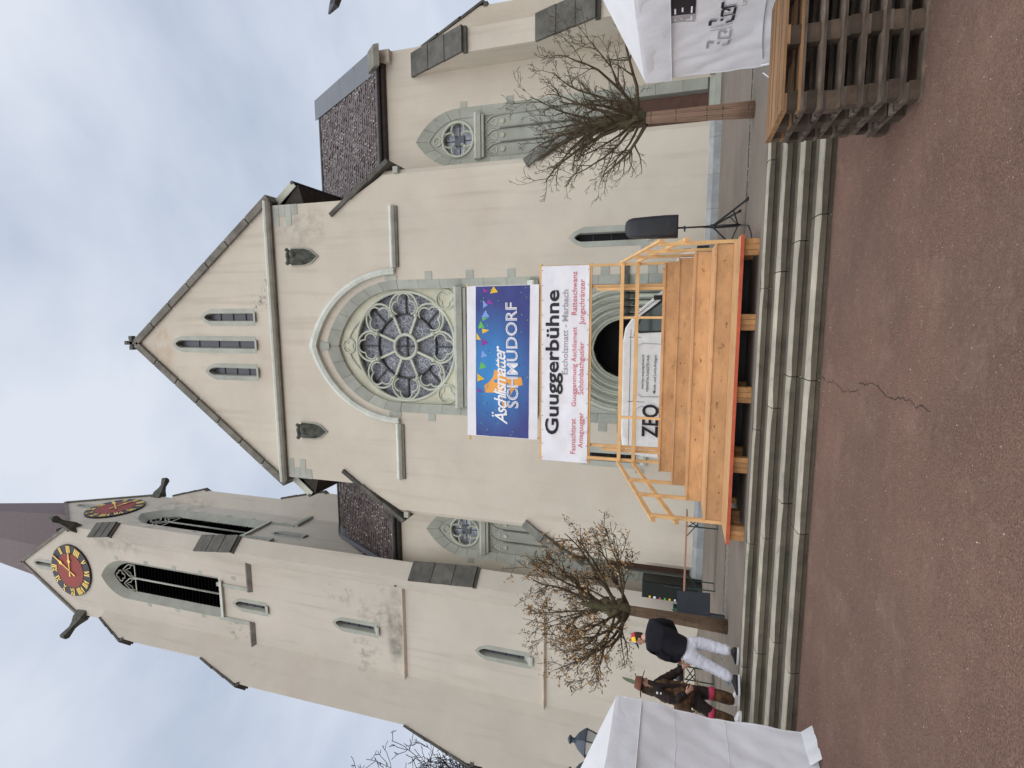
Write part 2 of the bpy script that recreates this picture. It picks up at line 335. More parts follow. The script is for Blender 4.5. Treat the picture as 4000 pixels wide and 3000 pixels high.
mb = MB(); pts = [(-.81, 7.5), (-.84, 7.2), (-.80, 6.94), (-.86, 6.6), (-.83, 6.35), (-.80, 6.12), (-.83, 5.98)]
pts2 = [(-.70, 6.1), (-.71, 5.91), (-.66, 5.7), (-.68, 5.5), (-.75, 5.3), (-.72, 5.14), (-.69, 4.9), (-.72, 4.74), (-.71, 4.44)]
for PT in (pts, pts2):
    fin = []
    for (a, b), (c, d) in zip(PT, PT[1:]):
        for i in range(5): fin.append((a+(c-a)*i/5+rg.uniform(-.018, .018), b+(d-b)*i/5))
    for i in range(len(fin)-1):
        (a, b), (c, d) = fin[i], fin[i+1]; h = rg.uniform(.0015, .0055)
        mb.add([(a-h, b, .004), (a+h, b, .004), (c+h*.8, d, .004), (c-h*.8, d, .004)], [(0, 1, 2, 3)])
tag(O('crack', mb, flat('crack_dark', (.03, .022, .02), .95)), kind='structure')  # crack drawn as thin dark strips on the asphalt

# ------------------------------------------------------------------ the church
XC = -1.31
church = thing('church', 'large beige rendered church with rose window, steep gable and clock tower', 'church', (XC, 19, .6))
FY = 19.0
Rr = [(6.12, .6), (6.12, 5.32), (5.5, 6.4), (5.5, 12.78), (4.48, 14.3), (4.48, 18.2), (4.62, 18.2)]
Lr = [(-9.2, .6), (-9.2, 5.25), (-8.27, 6.9), (-8.27, 12.5), (-7.13, 14.3), (-7.13, 18.2), (-7.24, 18.2)]
ch = [.2, .2, .2, .2, 0, 0, 0]
outer0 = [(x-c, z) for (x, z), c in zip(Rr, ch)]+[(XC, 26.1)]+[(x+c, z) for (x, z), c in zip(Lr, ch)][::-1]
outer1 = Rr+[(XC, 26.1)]+Lr[::-1]
BAY = bay(XC, 2.63, .6, 12.35, 15.69, 12)
slits = [(2.62, 2.75, 5.3), (-5.2, 2.75, 5.25)]
def slit_loop(xc, z0, z1, hw): return [(xc+hw, z0), (xc+hw, z1-hw*1.6), (xc+hw*.6, z1-hw*.6), (xc, z1), (xc-hw*.6, z1-hw*.6), (xc-hw, z1-hw*1.6), (xc-hw, z0)]
lan = [(-.105, 19.28, 22.05), (-1.315, 19.3, 23.85), (-2.53, 19.3, 22.03)]
holes = [BAY]+[slit_loop(x, a, b, .15) for x, a, b in slits]+[slit_loop(x, a, b, .175) for x, a, b in lan]
mb = MB(); mb.face(outer0, holes, (0, FY, 0))
k = len(outer0)
mb.loft([[(x, FY, z) for x, z in outer0], [(x, FY+.2, z) for x, z in outer1], [(x, 20.6 if z < 14.4 else 20.6, z) for x, z in outer1]], cap=False)
mb.reveal(BAY, 0, .45, (0, FY, 0))
for h in holes[1:]: mb.reveal(h, 0, .4, (0, FY, 0))
O('front_wall', mb, plaster, church)
mb = MB(); mb.box(4.2, 4.48, 19.2, 46, 8, 17.9); mb.box(-7.13, -6.85, 19.2, 46, 8, 17.9); O('nave_side_wall', mb, plaster, church)
# nave roof with overhanging eaves
for s in (1, -1):
    mb = MB(); ex = XC+s*6.72; ez = 17.38; sl = (25.75-ez)/(6.72)
    pr = [(XC, 25.75), (ex, ez), (ex, ez-.22), (XC, 25.45)]
    mb.xz(pr, 19.45, 46); r = O('nave_roof', mb, tile_base, church)
    O('bargeboard', MB().beam((ex, 19.43, ez-.18), (XC+s*5.75, 19.43, ez-.18+.97*sl), .04, .3), pal_n if 0 else stone_l, r)
    mb = MB(); ix = XC+s*5.79
    mb.xz([(ix, ez-.6), (ix, ez+.5), (ex-s*.05, ez-.23), (ex-s*.05, ez-.33)], 19.5, 46); O('soffit', mb, wood_dark, r)
    O('gutter', MB().tube([(ex+s*.04, 19.4, ez-.1), (ex+s*.04, 46, ez-.1)], .08, 8), metal_d, r)
# gable coping and cross
for s, xe in ((1, 4.80), (-1, -7.42)):
    n = 7
    for i in range(n):
        a, b = i/n, (i+1)/n-.006
        p = V((xe+(XC-xe)*a, 19.2, 18.12+(26.22-18.12)*a)); q = V((xe+(XC-xe)*b, 19.2, 18.12+(26.22-18.12)*b))
        O('gable_coping_stone', MB().beam(p, q, .68, .30, (0, 1, 0) if 0 else (0, 0, 1)), rake, church)
mb = MB(); mb.box(XC-.2, XC+.2, 19.0, 19.4, 26.15, 26.42); mb.box(XC-.075, XC+.075, 19.12, 19.28, 26.42, 27.05); mb.box(XC-.24, XC+.24, 19.12, 19.28, 26.68, 26.85)
for dx, dz in ((-.24, 26.765), (.24, 26.765), (0, 27.05)): mb.box(XC+dx-.09, XC+dx+.09, 19.1, 19.3, dz-.10, dz+.10)
O('gable_cross', mb, carve, church)
mb = MB(); prof = [(18.74, 18.14), (18.72, 18.22), (19.0, 18.5), (19.0, 18.08), (18.86, 18.08)]
mb.yz(prof, -7.32, 4.66); O('gable_cornice', mb, copper, church)
mb = MB(); mb.box(-7.3, 4.64, 18.87, 19.0, 18.0, 18.09); O('cornice_soffit_band', mb, rake, church)
# drip mouldings and hood over the rose
for a, b in ((1.79, 4.15), (-6.75, -4.42)):
    pr = [(18.84, 12.38), (18.83, 12.42), (19.0, 12.58), (19.0, 12.30), (18.93, 12.30)]
    mb = MB().yz(pr, a, b); O('drip_moulding', mb, copper, church)
    O('painted_drip_shadow', MB().box(a+.02, b-.02, 18.94, 19.0, 12.19, 12.29), rake, church)  # dark strip painted in as the shadow below the moulding
def ringstones(po, pi_, y0o, y0i, yb, name, m, parent, step, gap=.006):
    """cut a ring between two matching polylines into blocks"""
    n = len(po); i = 0
    while i < n-1:
        j = min(n-1, i+step); rings = []
        for q in range(i, j+1):
            o = V((po[q][0], 0, po[q][1])); c = V((pi_[q][0], 0, pi_[q][1]))
            if q in (i, j):
                e = V((po[j][0]-po[i][0], 0, po[j][1]-po[i][1])).normalized()*gap*(1 if q == i else -1); o = o+e; c = c+e
            rings.append([(o.x, y0o, o.z), (c.x, y0i, c.z), (c.x, yb, c.z), (o.x, yb, o.z)])
        O(name, MB().loft(rings), m, parent); i = j
ho = arch(XC, 3.08, 12.36, 16.44, 16); hi = arch(XC, 2.86, 12.36, 16.1, 16)
mb = MB(); mb.loft([[(a, 18.98, b), (a, 18.86, b), (c*.5+a*.5, 18.80, d*.5+b*.5), (c, 18.84, d), (c, 19.0, d)] for (a, b), (c, d) in zip(ho, hi)]); O('hood_moulding', mb, copper, church)
for s in (1, -1): O('hood_bonding_stone', MB().box(XC+s*2.63 if s > 0 else XC-2.81, XC+2.81 if s > 0 else XC-2.63, 18.975, 19.05, 12.3, 12.83), stone, church)
O('hood_keystone', MB().xz([(XC-.22, 15.99), (XC+.22, 15.99), (XC+.12, 15.55), (XC-.12, 15.55)], 18.97, 19.02), stone, church)
# grey frame of the great bay
frame = O('bay_frame', MB().box(XC-.01, XC+.01, 19.5, 19.52, 12, 12.02), mortar, church)
fo = arch(XC, 2.63, 12.35, 15.69, 12); fi = arch(XC, 2.29, 12.35, 15.22, 12)
ringstones(fo, fi, 18.992, 19.16, 19.42, 'voussoir', stone, frame, 2)
for s in (1, -1):
    z = .95; rj = random.Random(11+s)
    while z < 12.33:
        h = min(12.34-z, rj.uniform(.75, 1.0)); h = h if 12.34-z-h > .3 else 12.34-z
        xo, xi = XC+s*2.63, XC+s*2.29; q = [(xo, 18.992), (xi, 19.16), (xi, 19.42), (xo, 19.42)]
        mb = MB(); mb.loft([[(x, y, z+.005) for x, y in q], [(x, y, z+h-.005) for x, y in q]]); O('jamb_stone', mb, stone, frame); z += h
    for z in (10.95, 9.25, 7.62, 5.95, 4.2, 2.6):
        a = XC+s*2.63; O('bonding_stone', MB().box(min(a, a+s*.30), max(a, a+s*.30), 18.982, 19.03, z-.15, z+.15), stone, frame)
# tracery: blind panel, circle, eight petals, hub and spokes
RZ, RY = 12.2, 19.24
rose = O('rose_window', MB().face(bay(XC, 2.29, 6.7, 12.35, 15.22, 12), [circ(XC, RZ, 2.2, 64)], (0, 19.3, 0)).reveal(circ(XC, RZ, 2.2, 64), 0, .3, (0, 19.3, 0)), mat('cream_panel', (.56, .55, .43), .88, 2, .12, .3, 40, stain=[((.36, .38, .30), 1.3, .5, .8, .5)]), church)
O('glass_pane', MB().add([(XC+2.25*cos(a*pi/32), 19.52, RZ+2.25*sin(a*pi/32)) for a in range(64)], [tuple(range(64))]), glass_l, rose)
def ringtube(xc, zc, r, y, t, n=40): return MB().tube([(xc+r*cos(2*pi*i/n), y, zc+r*sin(2*pi*i/n)) for i in range(n)], t, 8, ring=True)
O('rim_moulding', ringtube(XC, RZ, 2.2, RY+.05, .062, 64), stone_l, rose, True)
O('hub_ring', ringtube(XC, RZ, .49, RY+.12, .066, 32), stone_l, rose, True)
O('iron_ring', ringtube(XC, RZ, 1.30, 19.47, .045, 48), metal_d, rose, True)
def P2(r, a): return (XC+r*cos(a), RZ+r*sin(a))
for kq in range(8):
    a0 = kq*pi/4; sp = a0+pi/8
    p, q = P2(.55, sp), P2(1.32, sp)
    O('spoke', MB().beam((p[0], RY+.14, p[1]), (q[0], RY+.14, q[1]), .09, .09, (0, 1, 0)), stone_l, rose)
    q1, q2 = P2(1.3, a0), P2(2.14, a0); O('iron_bar', MB().beam((q1[0], 19.47, q1[1]), (q2[0], 19.47, q2[1]), .06, .04, (0, 1, 0)), metal_d, rose)
    # petal arch and its trefoil cusps, in a local frame (r outward, s sideways)
    er = V((cos(a0), 0, sin(a0))); es = V((-sin(a0), 0, cos(a0))); c0 = V((XC, RY+.06, RZ))
    def LP(r, s): return c0+er*r+es*s
    arcp = [LP(1.28, -.53), LP(1.45, -.60)]+[LP(1.55+.62*sin(i*pi/10), -.62*cos(i*pi/10)) for i in range(11)]+[LP(1.45, .60), LP(1.28, .53)]
    mb = MB().tube(arcp, .045, 8)
    O('petal_arch', mb, stone_l, rose, True)
    tre = []
    for cx, cs, r, t0, t1 in ((1.57, -.27, .27, 3.5, 6.0-pi*.0), (1.86, 0, .255, -2.55+pi*2*0, 2.55), (1.57, .27, .27, .28, 2.78)):
        pass
    def lobe(cr_, cs_, r, b0, b1): return [LP(cr_+r*cos(b0+(b1-b0)*i/9), cs_+r*sin(b0+(b1-b0)*i/9)) for i in range(10)]
    tre = lobe(1.56, -.27, .26, -pi*.95, -pi*.02)[0:]+lobe(1.86, 0, .27, -pi*.56, pi*.56)+lobe(1.56, .27, .26, pi*.02, pi*.95)
    mb = MB().tube(tre, .033, 7); O('trefoil_cusping', mb, stone_l, rose, True)
    mb = MB().lathe([(0, -.1), (.07, -.06), (.10, 0), (.06, .07), (0, .1)], (P2(1.36, sp)[0], RY+.05, P2(1.36, sp)[1]), 8); O('leaf_knob', mb, stone_l, rose, True)
for a in (0, pi/2): O('hub_bar', MB().beam((XC-.45*cos(a), 19.47, RZ-.45*sin(a)), (XC+.45*cos(a), 19.47, RZ+.45*sin(a)), .06, .04, (0, 1, 0)), metal_d, rose)
def trefoil(xc, zc, R, rot, y, m, parent, ring=True, t=.035):
    mb = MB()
    if ring: mb.tube([(xc+R*cos(2*pi*i/24), y, zc+R*sin(2*pi*i/24)) for i in range(24)], t, 6, ring=True)
    pts = []
    for q in range(3):
        a = rot+q*2*pi/3; cx, cz = xc+R*.42*cos(a), zc+R*.42*sin(a)
        pts += [(cx+R*.43*cos(a+b), y+.02, cz+R*.43*sin(a+b)) for b in [(-1.9+3.8*i/9) for i in range(10)]]
    mb.tube(pts, t*.8, 6, ring=True); return O('trefoil', mb, m, parent, True)
for s in (1, -1): trefoil(XC+s*1.86, 10.38, .38, -pi/2+s*.5, 19.27, stone_l, rose)
trefoil(XC, 14.78, .29, pi/2, 19.27, stone_l, rose)
for s in (1, -1):
    mb = MB().tube([(XC+s*(.34+.9*i/8), 19.27, 14.75-.62*(i/8)**1.6-.02*i) for i in range(9)], .035, 6); O('trefoil_spray', mb, stone_l, rose, True)
mb = MB(); mb.yz([(18.86, 9.78), (18.85, 9.86), (19.3, 10.02), (19.3, 9.60), (19.0, 9.60)], XC-2.32, XC+2.32); O('rose_sill', mb, copper, church)
for yy, zz in ((19.05, 9.52), (19.13, 9.42)): O('sill_moulding', MB().box(XC-2.28, XC+2.28, yy, 19.3, zz-.06, zz+.05), stone, church)
frz = O('trefoil_frieze', MB().box(XC-2.28, XC+2.28, 19.26, 19.3, 6.8, 9.38), stone, church)
for i in range(9):
    x = XC+(i-4)*.505
    for zz in (9.0, 8.2):
        trefoil(x, zz, .235, pi/2, 19.235, stone_l, frz, True, .03)
    mb = MB().tube([(x-.25, 19.23, 8.8), (x-.2, 19.23, 9.12), (x, 19.23, 9.36), (x+.2, 19.23, 9.12), (x+.25, 19.23, 8.8)], .03, 6); O('arcade_arch', mb, stone, frz, True)
# ledge and portal below
mb = MB(); mb.yz([(18.82, 6.72), (18.82, 6.78), (19.05, 7.02), (19.3, 7.02), (19.3, 6.6), (18.95, 6.6)], XC-2.5, XC+2.5); O('portal_ledge', mb, copper, church)
ZS = 3.55; ord_ = [(w_, ZS+w_*1.08) for w_ in (2.28, 2.04, 1.80, 1.56, 1.32, 1.08)]
portal = O('portal', MB().face([(XC-2.29, .6), (XC-2.29, 6.62), (XC+2.29, 6.62), (XC+2.29, .6)], [bay(XC, 2.26, .9, ZS, ZS+2.26*1.08, 14)], (0, 19.12, 0)), stone, church)
for i in range(5):
    (w0, z0), (w1, z1) = ord_[i], ord_[i+1]; y0 = 19.14+.2*i
    A = arch(XC, w0, ZS, z0, 14); B = arch(XC, w1, ZS, z1, 14)
    ringstones(A, B, y0, y0+.05, y0+.3, 'archivolt_stone', stone if i % 2 else stone_l, portal, 4, .004)
    Mi = [((a[0]+b[0])/2, y0+.03, (a[1]+b[1])/2) for a, b in zip(A, B)]
    O('roll_moulding', MB().tube(Mi, .062, 8), stone_l, portal, True)
    for s in (1, -1):
        x = XC+s*(w0+w1)/2; O('jamb_shaft', MB().tube([(x, y0+.06, .95), (x, y0+.06, ZS-.02)], .075, 10), stone_l, portal, True)
        O('jamb_back', MB().box(min(XC+s*w0, XC+s*w1), max(XC+s*w0, XC+s*w1), y0+.12, y0+.34, .6, ZS), stone, portal)
        mb = MB().lathe([(.07, ZS-.42), (.085, ZS-.38), (.10, ZS-.3), (.08, ZS-.2), (.13, ZS-.1), (.15, ZS-.02), (.15, ZS+.06)], (x, y0+.04, 0), 8); O('leaf_capital', mb, carve, portal)
    for s in (1, -1): O('impost', MB().box(min(XC+s*w0, XC+s*w1), max(XC+s*w0, XC+s*w1), y0-.06, y0+.3, ZS+.0, ZS+.12), carve, portal)
for s in (1, -1): O('impost_return', MB().box(min(XC+s*2.3, XC+s*2.95), max(XC+s*2.3, XC+s*2.95), 18.93, 19.1, ZS-.18, ZS+.12), carve, portal)
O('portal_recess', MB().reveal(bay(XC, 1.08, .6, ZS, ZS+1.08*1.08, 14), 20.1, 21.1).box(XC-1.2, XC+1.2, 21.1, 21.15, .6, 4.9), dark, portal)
O('door_leaf', MB().box(XC-1.05, XC-.01, 21.0, 21.06, .62, 3.2).box(XC+.01, XC+1.05, 21.0, 21.06, .62, 3.2), wood_dark, portal)
# slit windows beside the portal, lancets in the gable
def slitwin(xc, z0, z1, hw, name, parent, Y=FY, bonds=True, ux=(1, 0, 0), n=(0, 1, 0), o=None, sill=.28, gm=pane_grey):
    o = V(o) if o is not None else V((0, Y, 0)); ux = V(ux); n = V(n); uz = V((0, 0, 1))
    A = slit_loop(xc, z0-.02, z1+.2, hw+.2); B = slit_loop(xc, z0, z1, hw)
    w = O(name, MB().add([o+ux*a+uz*b-n*.006 for a, b in A]+[o+ux*a+uz*b-n*.006 for a, b in B], [(i, i+1, 7+i+1, 7+i) for i in range(6)]), stone, parent)
    mb = MB(); Cc = slit_loop(xc, z0, z1, hw-.03)
    mb.add([o+ux*a+uz*b-n*.006 for a, b in B]+[o+ux*a+uz*b+n*.26 for a, b in Cc], [(i, i+1, 8+i, 7+i) for i in range(6)]); O('reveal', mb, stone, w)
    O('glass_pane', MB().add([o+ux*a+uz*b+n*.27 for a, b in B], [tuple(range(7))]), gm, w)
    for q in range(1, 4):
        z = z0+(z1-z0)*q/4; p = o+ux*(xc-hw)+uz*z+n*.25; r = o+ux*(xc+hw)+uz*z+n*.25; O('glazing_bar', MB().beam(p, r, .03, .03, uz), metal_d, w)
    mb = MB(); pts = []
    for aa, dz, dn in ((-hw-.05, sill, .2), (hw+.05, sill, .2), (hw+.05, 0, -.1), (-hw-.05, 0, -.1)): pts.append(o+ux*(xc+aa)+uz*(z0+dz-.02)+n*dn)
    pts2 = [p-uz*(.1)for p in pts]; mb.hexa(pts2+pts); O('sloping_sill', mb, stone, w)
    return w
for x, a, b in slits:
    w = slitwin(x, a, b, .15, 'slit_window', church, gm=dark)
    for z in (a+.1,):
        for s in (1, -1): O('bonding_stone', MB().box(min(x+s*.35, x+s*.5), max(x+s*.35, x+s*.5), 18.985, 19.03, z-.16, z+.16), stone, w)
for x, a, b in lan: slitwin(x, a, b, .175, 'lancet_window', church)
# carved corbels below the gable
for x, zt in ((2.36, 17.2), (-4.97, 17.17)):
    c = O('carved_corbel', MB().loft([[(x+s*a, y, zt-b) for s, a, b in ((-1, .36, 0), (1, .36, 0), (1, .36, .7), (1, .28, 1.0), (1, 0, 1.36), (-1, .28, 1.0), (-1, .36, .7))] for y in (18.985, 19.2)]), carve, church)
    mb = MB()
    mb.loft([[(x-.30, 18.98, zt-.05), (x+.30, 18.98, zt-.05), (x+.30, 18.98, zt-.62), (x, 18.98, zt-1.24), (x-.30, 18.98, zt-.62)], [(x-.27, 18.72, zt), (x+.27, 18.72, zt), (x+.2, 18.74, zt-.42), (x, 18.8, zt-.8), (x-.2, 18.74, zt-.42)]])
    O('shield', mb, carve, c); mb = MB()
    for i in range(7): mb.lathe([(0, -.09), (.07, -.05), (.09, 0), (.06, .06), (0, .09)], (x-.27+.09*i, 18.72+.03*(i % 2), zt-.03-.02*(i % 3)), 6)
    mb.lathe([(0, -.14), (.10, -.08), (.13, 0), (.1, .09), (0, .13)], (x+.1, 18.72, zt-.3), 8); mb.lathe([(0, -.2), (.05, -.1), (.06, .1), (0, .2)], (x-.12, 18.72, zt-.35), 6)
    O('leaf_carving', mb, carve, c, True)
    O('rim_moulding', MB().tube([(x+a, 18.965, zt-b) for a, b in ((-.34, .04), (-.34, .7), (-.27, .98), (0, 1.32), (.27, .98), (.34, .7), (.34, .04))], .032, 6), stone, c)
# quoins
for s, xe in ((1, 4.49), (-1, -7.14)):
    z = 17.98
    for ln in (.86, .46, .85, .42):
        a, b = xe, xe-s*ln; O('quoin_stone', MB().box(min(a, b), max(a, b), 18.985, 19.2, z-.30, z-.005), stone, church); z -= .305
# shoulders: sloping weathering slabs on both sides of the front
def slabrun(p, q, y0, y1, n, th, m, parent=None, name='weathering_slab'):
    p = V((p[0], 0, p[1])); q = V((q[0], 0, q[1])); d = (q-p).normalized(); nn = V((-d.z, 0, d.x)); nn = nn if nn.z > 0 else -nn
    for i in range(n):
        a = p+(q-p)*(i/n); b = p+(q-p)*((i+1)/n)+d*.03; lift = nn*.035
        O(name, MB().hexa([(a.x, y0, a.z), (b.x+lift.x, y0, b.z+lift.z), (b.x+lift.x, y1, b.z+lift.z), (a.x, y1, a.z)]+[(v.x, y, v.z) for v, y in ((a+nn*th, y0), (b+nn*th+lift, y0), (b+nn*th+lift, y1), (a+nn*th, y1))]), m, parent or church)
slabrun((3.87, 15.12), (4.5, 14.2), 18.9, 19.05, 1, .16, weather); slabrun((4.48, 14.22), (5.68, 12.47), 18.88, 20.7, 2, .17, weather)
slabrun((-6.55, 15.12), (-7.15, 14.2), 18.9, 19.05, 1, .16, weather); slabrun((-7.13, 14.22), (-8.42, 12.28), 18.88, 20.7, 2, .17, weather)
wgrey = mat('grey_weathered_slab', (.21, .215, .19), .85, 2.2, .3, .4, 40, rnd=.12, stain=[((.09, .095, .08), 1.7, .5, .7, .6)]); slabrun((5.12, 6.98), (6.32, 4.92), 18.86, 20.7, 2, .3, wgrey); slabrun((-7.9, 7.05), (-9.42, 4.82), 18.86, 20.7, 3, .3, wgrey)
for s, x in ((1, 5.45), (-1, -8.25)): O('corbel_block', MB().box(min(x-.12, x+.12), max(x-.1, x+.12), 18.93, 19.1, 12.1, 12.3), stone, church)
# plinth stones
def plinth(x0, x1, y, parent, m=plinth_m, h=.36, w=1.0):
    rp = random.Random(int(abs(x0*10))); x = x0
    while x < x1-.05:
        ww = min(rp.uniform(.8, 1.2)*w, x1-x); ww = ww if x1-x-ww > .25 else x1-x
        pr = [(y-.16, .55), (y-.16, .6+h*.62), (y-.05, .6+h), (y+.1, .6+h), (y+.1, .55)]
        O('plinth_stone', MB().yz(pr, x+.004, x+ww-.004), m, parent); x += ww
plinth(XC+2.64, 6.26, 19, church); plinth(-9.34, XC-2.64, 19, church)
mb = MB()
for a, b in ((6.0, 6.26), (-9.34, -9.08)): mb.box(a, b, 19.11, 20.6, .55, .9)
O('plinth_return', mb, plinth_m, church)

# ------------------------------------------------------------------ aisles
ZM[0] = zmap          # heights of aisles and tower were taken from eye level
AY = 20.6
def aisle(xc, x0, x1, ridge_l, ridge_r, sgn):
    AB = bay(xc, 1.10, .6, 12.0, 13.9, 8)
    mb = MB(); mb.face([(x0, .6), (x0, 15.86), (x1, 15.86), (x1, .6)], [AB], (0, AY, 0)); mb.reveal(AB, 0, .35, (0, AY, 0)); w = O('aisle_wall', mb, plaster, church)
    a_o = arch(xc, 1.10, 12.0, 13.9, 8); a_i = arch(xc, .78, 12.0, 13.38, 8)
    win = O('aisle_window', MB().face(bay(xc, .78, 4.3, 12.0, 13.38, 8), [circ(xc, 12.14, .66, 40)], (0, AY+.2, 0)).reveal(circ(xc, 12.14, .66, 40), 0, .25, (0, AY+.2, 0)), stone, church)
    ringstones(a_o, a_i, AY-.008, AY+.16, AY+.3, 'voussoir', stone, win, 2)
    for s in (1, -1):
        z = 1.0; rj = random.Random(int(xc*7)+s)
        while z < 11.99:
            h = min(12-z, rj.uniform(.8, 1.1)); h = h if 12-z-h > .3 else 12-z; xo, xi = xc+s*1.1, xc+s*.78
            q = [(xo, AY-.008), (xi, AY+.16), (xi, AY+.3), (xo, AY+.3)]
            O('jamb_stone', MB().loft([[(x, y, z+.005) for x, y in q], [(x, y, z+h-.005) for x, y in q]]), stone, win); z += h
        for z in (11.8, 9.9, 8.0, 6.2, 4.4, 2.6):
            a = xc+s*1.1; O('bonding_stone', MB().box(min(a, a+s*.22), max(a, a+s*.22), AY-.016, AY+.03, z-.14, z+.14), stone, win)
    O('glass_pane', MB().add([(xc+.7*cos(i*pi/16), AY+.42, 12.14+.7*sin(i*pi/16)) for i in range(32)], [tuple(range(32))]), glass_a, win)
    mb = MB().tube([(xc+.66*cos(2*pi*i/40), AY+.17, 12.14+.66*sin(2*pi*i/40)) for i in range(40)], .05, 8, ring=True); O('rim_moulding', mb, stone_l, win, True)
    for kq in range(4):
        a = kq*pi/2; cx, cz = xc+.36*cos(a), 12.14+.36*sin(a)
        b = [a+(-2.15+4.3*i/14) for i in range(15)]
        mb = MB().tube([(cx+.295*cos(t), AY+.22, cz+.295*sin(t)) for t in b], .032, 8); O('quatrefoil_lobe', mb, stone_l, win, True)
        O('iron_bar', MB().beam((xc+.16*cos(a), AY+.4, 12.14+.16*sin(a)), (xc+.62*cos(a), AY+.4, 12.14+.62*sin(a)), .025, .025, (0, 1, 0)), metal_d, win)
        a2 = a+pi/4; O('leaf_knob', MB().lathe([(0, -.06), (.05, -.03), (.06, .02), (0, .07)], (xc+.27*cos(a2), AY+.2, 12.14+.27*sin(a2)), 6), stone_l, win)
        O('spandrel_bar', MB().tube([(xc+.66*cos(a2-.42), AY+.2, 12.14+.66*sin(a2-.42)), (xc+.40*cos(a2), AY+.2, 12.14+.40*sin(a2)), (xc+.66*cos(a2+.42), AY+.2, 12.14+.66*sin(a2+.42))], .035, 6), stone_l, win)
    O('central_pane', MB().box(xc-.2, xc+.2, AY+.36, AY+.41, 11.94, 12.34), pane_grey, win)
    trefoil(xc, 13.02, .17, pi/2, AY+.17, stone_l, win, True, .022)
    mb = MB().yz([(AY-.1, 11.28), (AY-.1, 11.34), (AY+.2, 11.46), (AY+.2, 11.12), (AY, 11.12)], xc-.85, xc+.85); O('window_sill', mb, copper, win)
    O('sill_moulding', MB().box(xc-.8, xc+.8, AY+.04, AY+.2, 11.0, 11.1), stone, win)
    for i in range(3):
        x = xc+(i-1)*.52
        mb = MB().tube([(x-.26, AY+.17, 4.4), (x-.26, AY+.17, 10.35), (x-.2, AY+.17, 10.68), (x, AY+.17, 10.95), (x+.2, AY+.17, 10.68), (x+.26, AY+.17, 10.35), (x+.26, AY+.17, 4.4)], .035, 6); O('blind_lancet', mb, stone, win, True)
        mb = MB().lathe([(.085, 0), (.095, -.03), (.06, -.045), (.05, -.03), (.03, -.06), (0, -.06)], (x, AY+.2, 10.25), 10, 'Y'); O('rosette', mb, stone_l, win, True)
        trefoil(x, 10.6, .16, pi/2, AY+.18, stone_l, win, False, .03)
    # door at the foot of the bay
    O('door_head', MB().yz([(AY-.1, 4.25), (AY-.1, 4.4), (AY+.2, 4.55), (AY+.2, 4.05), (AY+.02, 4.05)], xc-1.0, xc+1.0), stone, win)
    O('aisle_door', MB().box(xc-.72, xc-.008, AY+.34, AY+.4, .95, 4.0).box(xc+.008, xc+.72, AY+.34, AY+.4, .95, 4.0), mat('brown_door%d' % sgn, (.10, .05, .035), .6, 3, .2, .1, 30), win)
    O('door_step', MB().box(xc-1.15, xc+1.15, AY-.45, AY+.35, .6, .78).box(xc-1.05, xc+1.05, AY-.12, AY+.35, .78, .94), stone, win)
    plinth(x0, xc-1.16, AY, church); plinth(xc+1.16, x1, AY, church)
    # eaves: moulded cornice, gutter, tiled lean-to roof
    O('eaves_cornice', MB().yz([(AY-.20, 15.30), (AY, 15.30), (AY, 15.16), (AY-.08, 15.16), (AY-.16, 15.2)], x0, x1), wood_dark, church)
    e0, e1 = V((0, 20.36, 15.43)), V((0, 23.95, 20.75)); up_ = (e1-e0).normalized(); nn = V((0, -up_.z, up_.y)); ln = (e1-e0).length
    if sgn < 0: e_l, e_r = x0, x1
    roof = O('aisle_roof', MB().hexa([(x0, e0.y, e0.z-.12), (x1, e0.y, e0.z-.12), (ridge_r, e1.y, e1.z-.12), (ridge_l, e1.y, e1.z-.12), (x0, e0.y, e0.z), (x1, e0.y, e0.z), (ridge_r, e1.y, e1.z), (ridge_l, e1.y, e1.z)]), tile_base, church)
    O('ridge_cap', MB().tube([(ridge_l, e1.y, e1.z+.02), (ridge_r, e1.y, e1.z+.02)], .1, 8), metal_d, roof)
    O('gutter', MB().tube([(x0, 20.30, 15.38), (x1, 20.30, 15.38)], .075, 8), metal_d, roof)
    tw, th = .175, .21; cols = int((x1-x0)/tw); rows = int(ln/th); cnt = 0
    tm = MB().hexa([(-tw*.48, -.01, .0), (tw*.48, -.01, .0), (tw*.48, th*1.5, -.03), (-tw*.48, th*1.5, -.03), (-tw*.48, -.01, .022), (tw*.48, -.01, .022), (tw*.48, th*1.5, -.008), (-tw*.48, th*1.5, -.008)])
    tm.add([(-tw*.34, -.01, .0), (tw*.34, -.01, .0), (0, -.06, 0), (-tw*.34, -.01, .022), (tw*.34, -.01, .022), (0, -.06, .022)], [(3, 4, 5), (0, 2, 1), (0, 3, 5, 2), (1, 2, 5, 4)])
    me = mesh_of(tm, tile, 'roof_tile'); rest = MB(); rt_ = random.Random(21+sgn); off = ORG[church.name]
    for r in range(rows):
        for c in range(cols+1):
            x = x0+tw*(c+.5*(r % 2)); f = r/rows
            if not (x0+(ridge_l-x0)*f+.05 < x < x1+(ridge_r-x1)*f-.05): continue
            o = e0+up_*(th*r)+V((x, 0, 0))+nn*(.045+rt_.uniform(0, .006))
            B = Matrix((V((1, 0, 0)), up_, nn)).transposed(); B = B @ Matrix.Rotation(rt_.gauss(0, .05), 3, 'X') @ Matrix.Rotation(rt_.gauss(0, .05), 3, 'Y') @ Matrix.Rotation(rt_.gauss(0, .02), 3, 'Z')
            M = B.to_4x4(); M.translation = o-off
            if cnt < 150: piece('roof_tile', me, roof, M); cnt += 1
            else:
                B2 = M.copy(); B2.translation = o; rest.add([B2 @ V(v) for v in tm.v], tm.f)
    glints = MB()  # pale patches painted on as sky glints off wet tiles
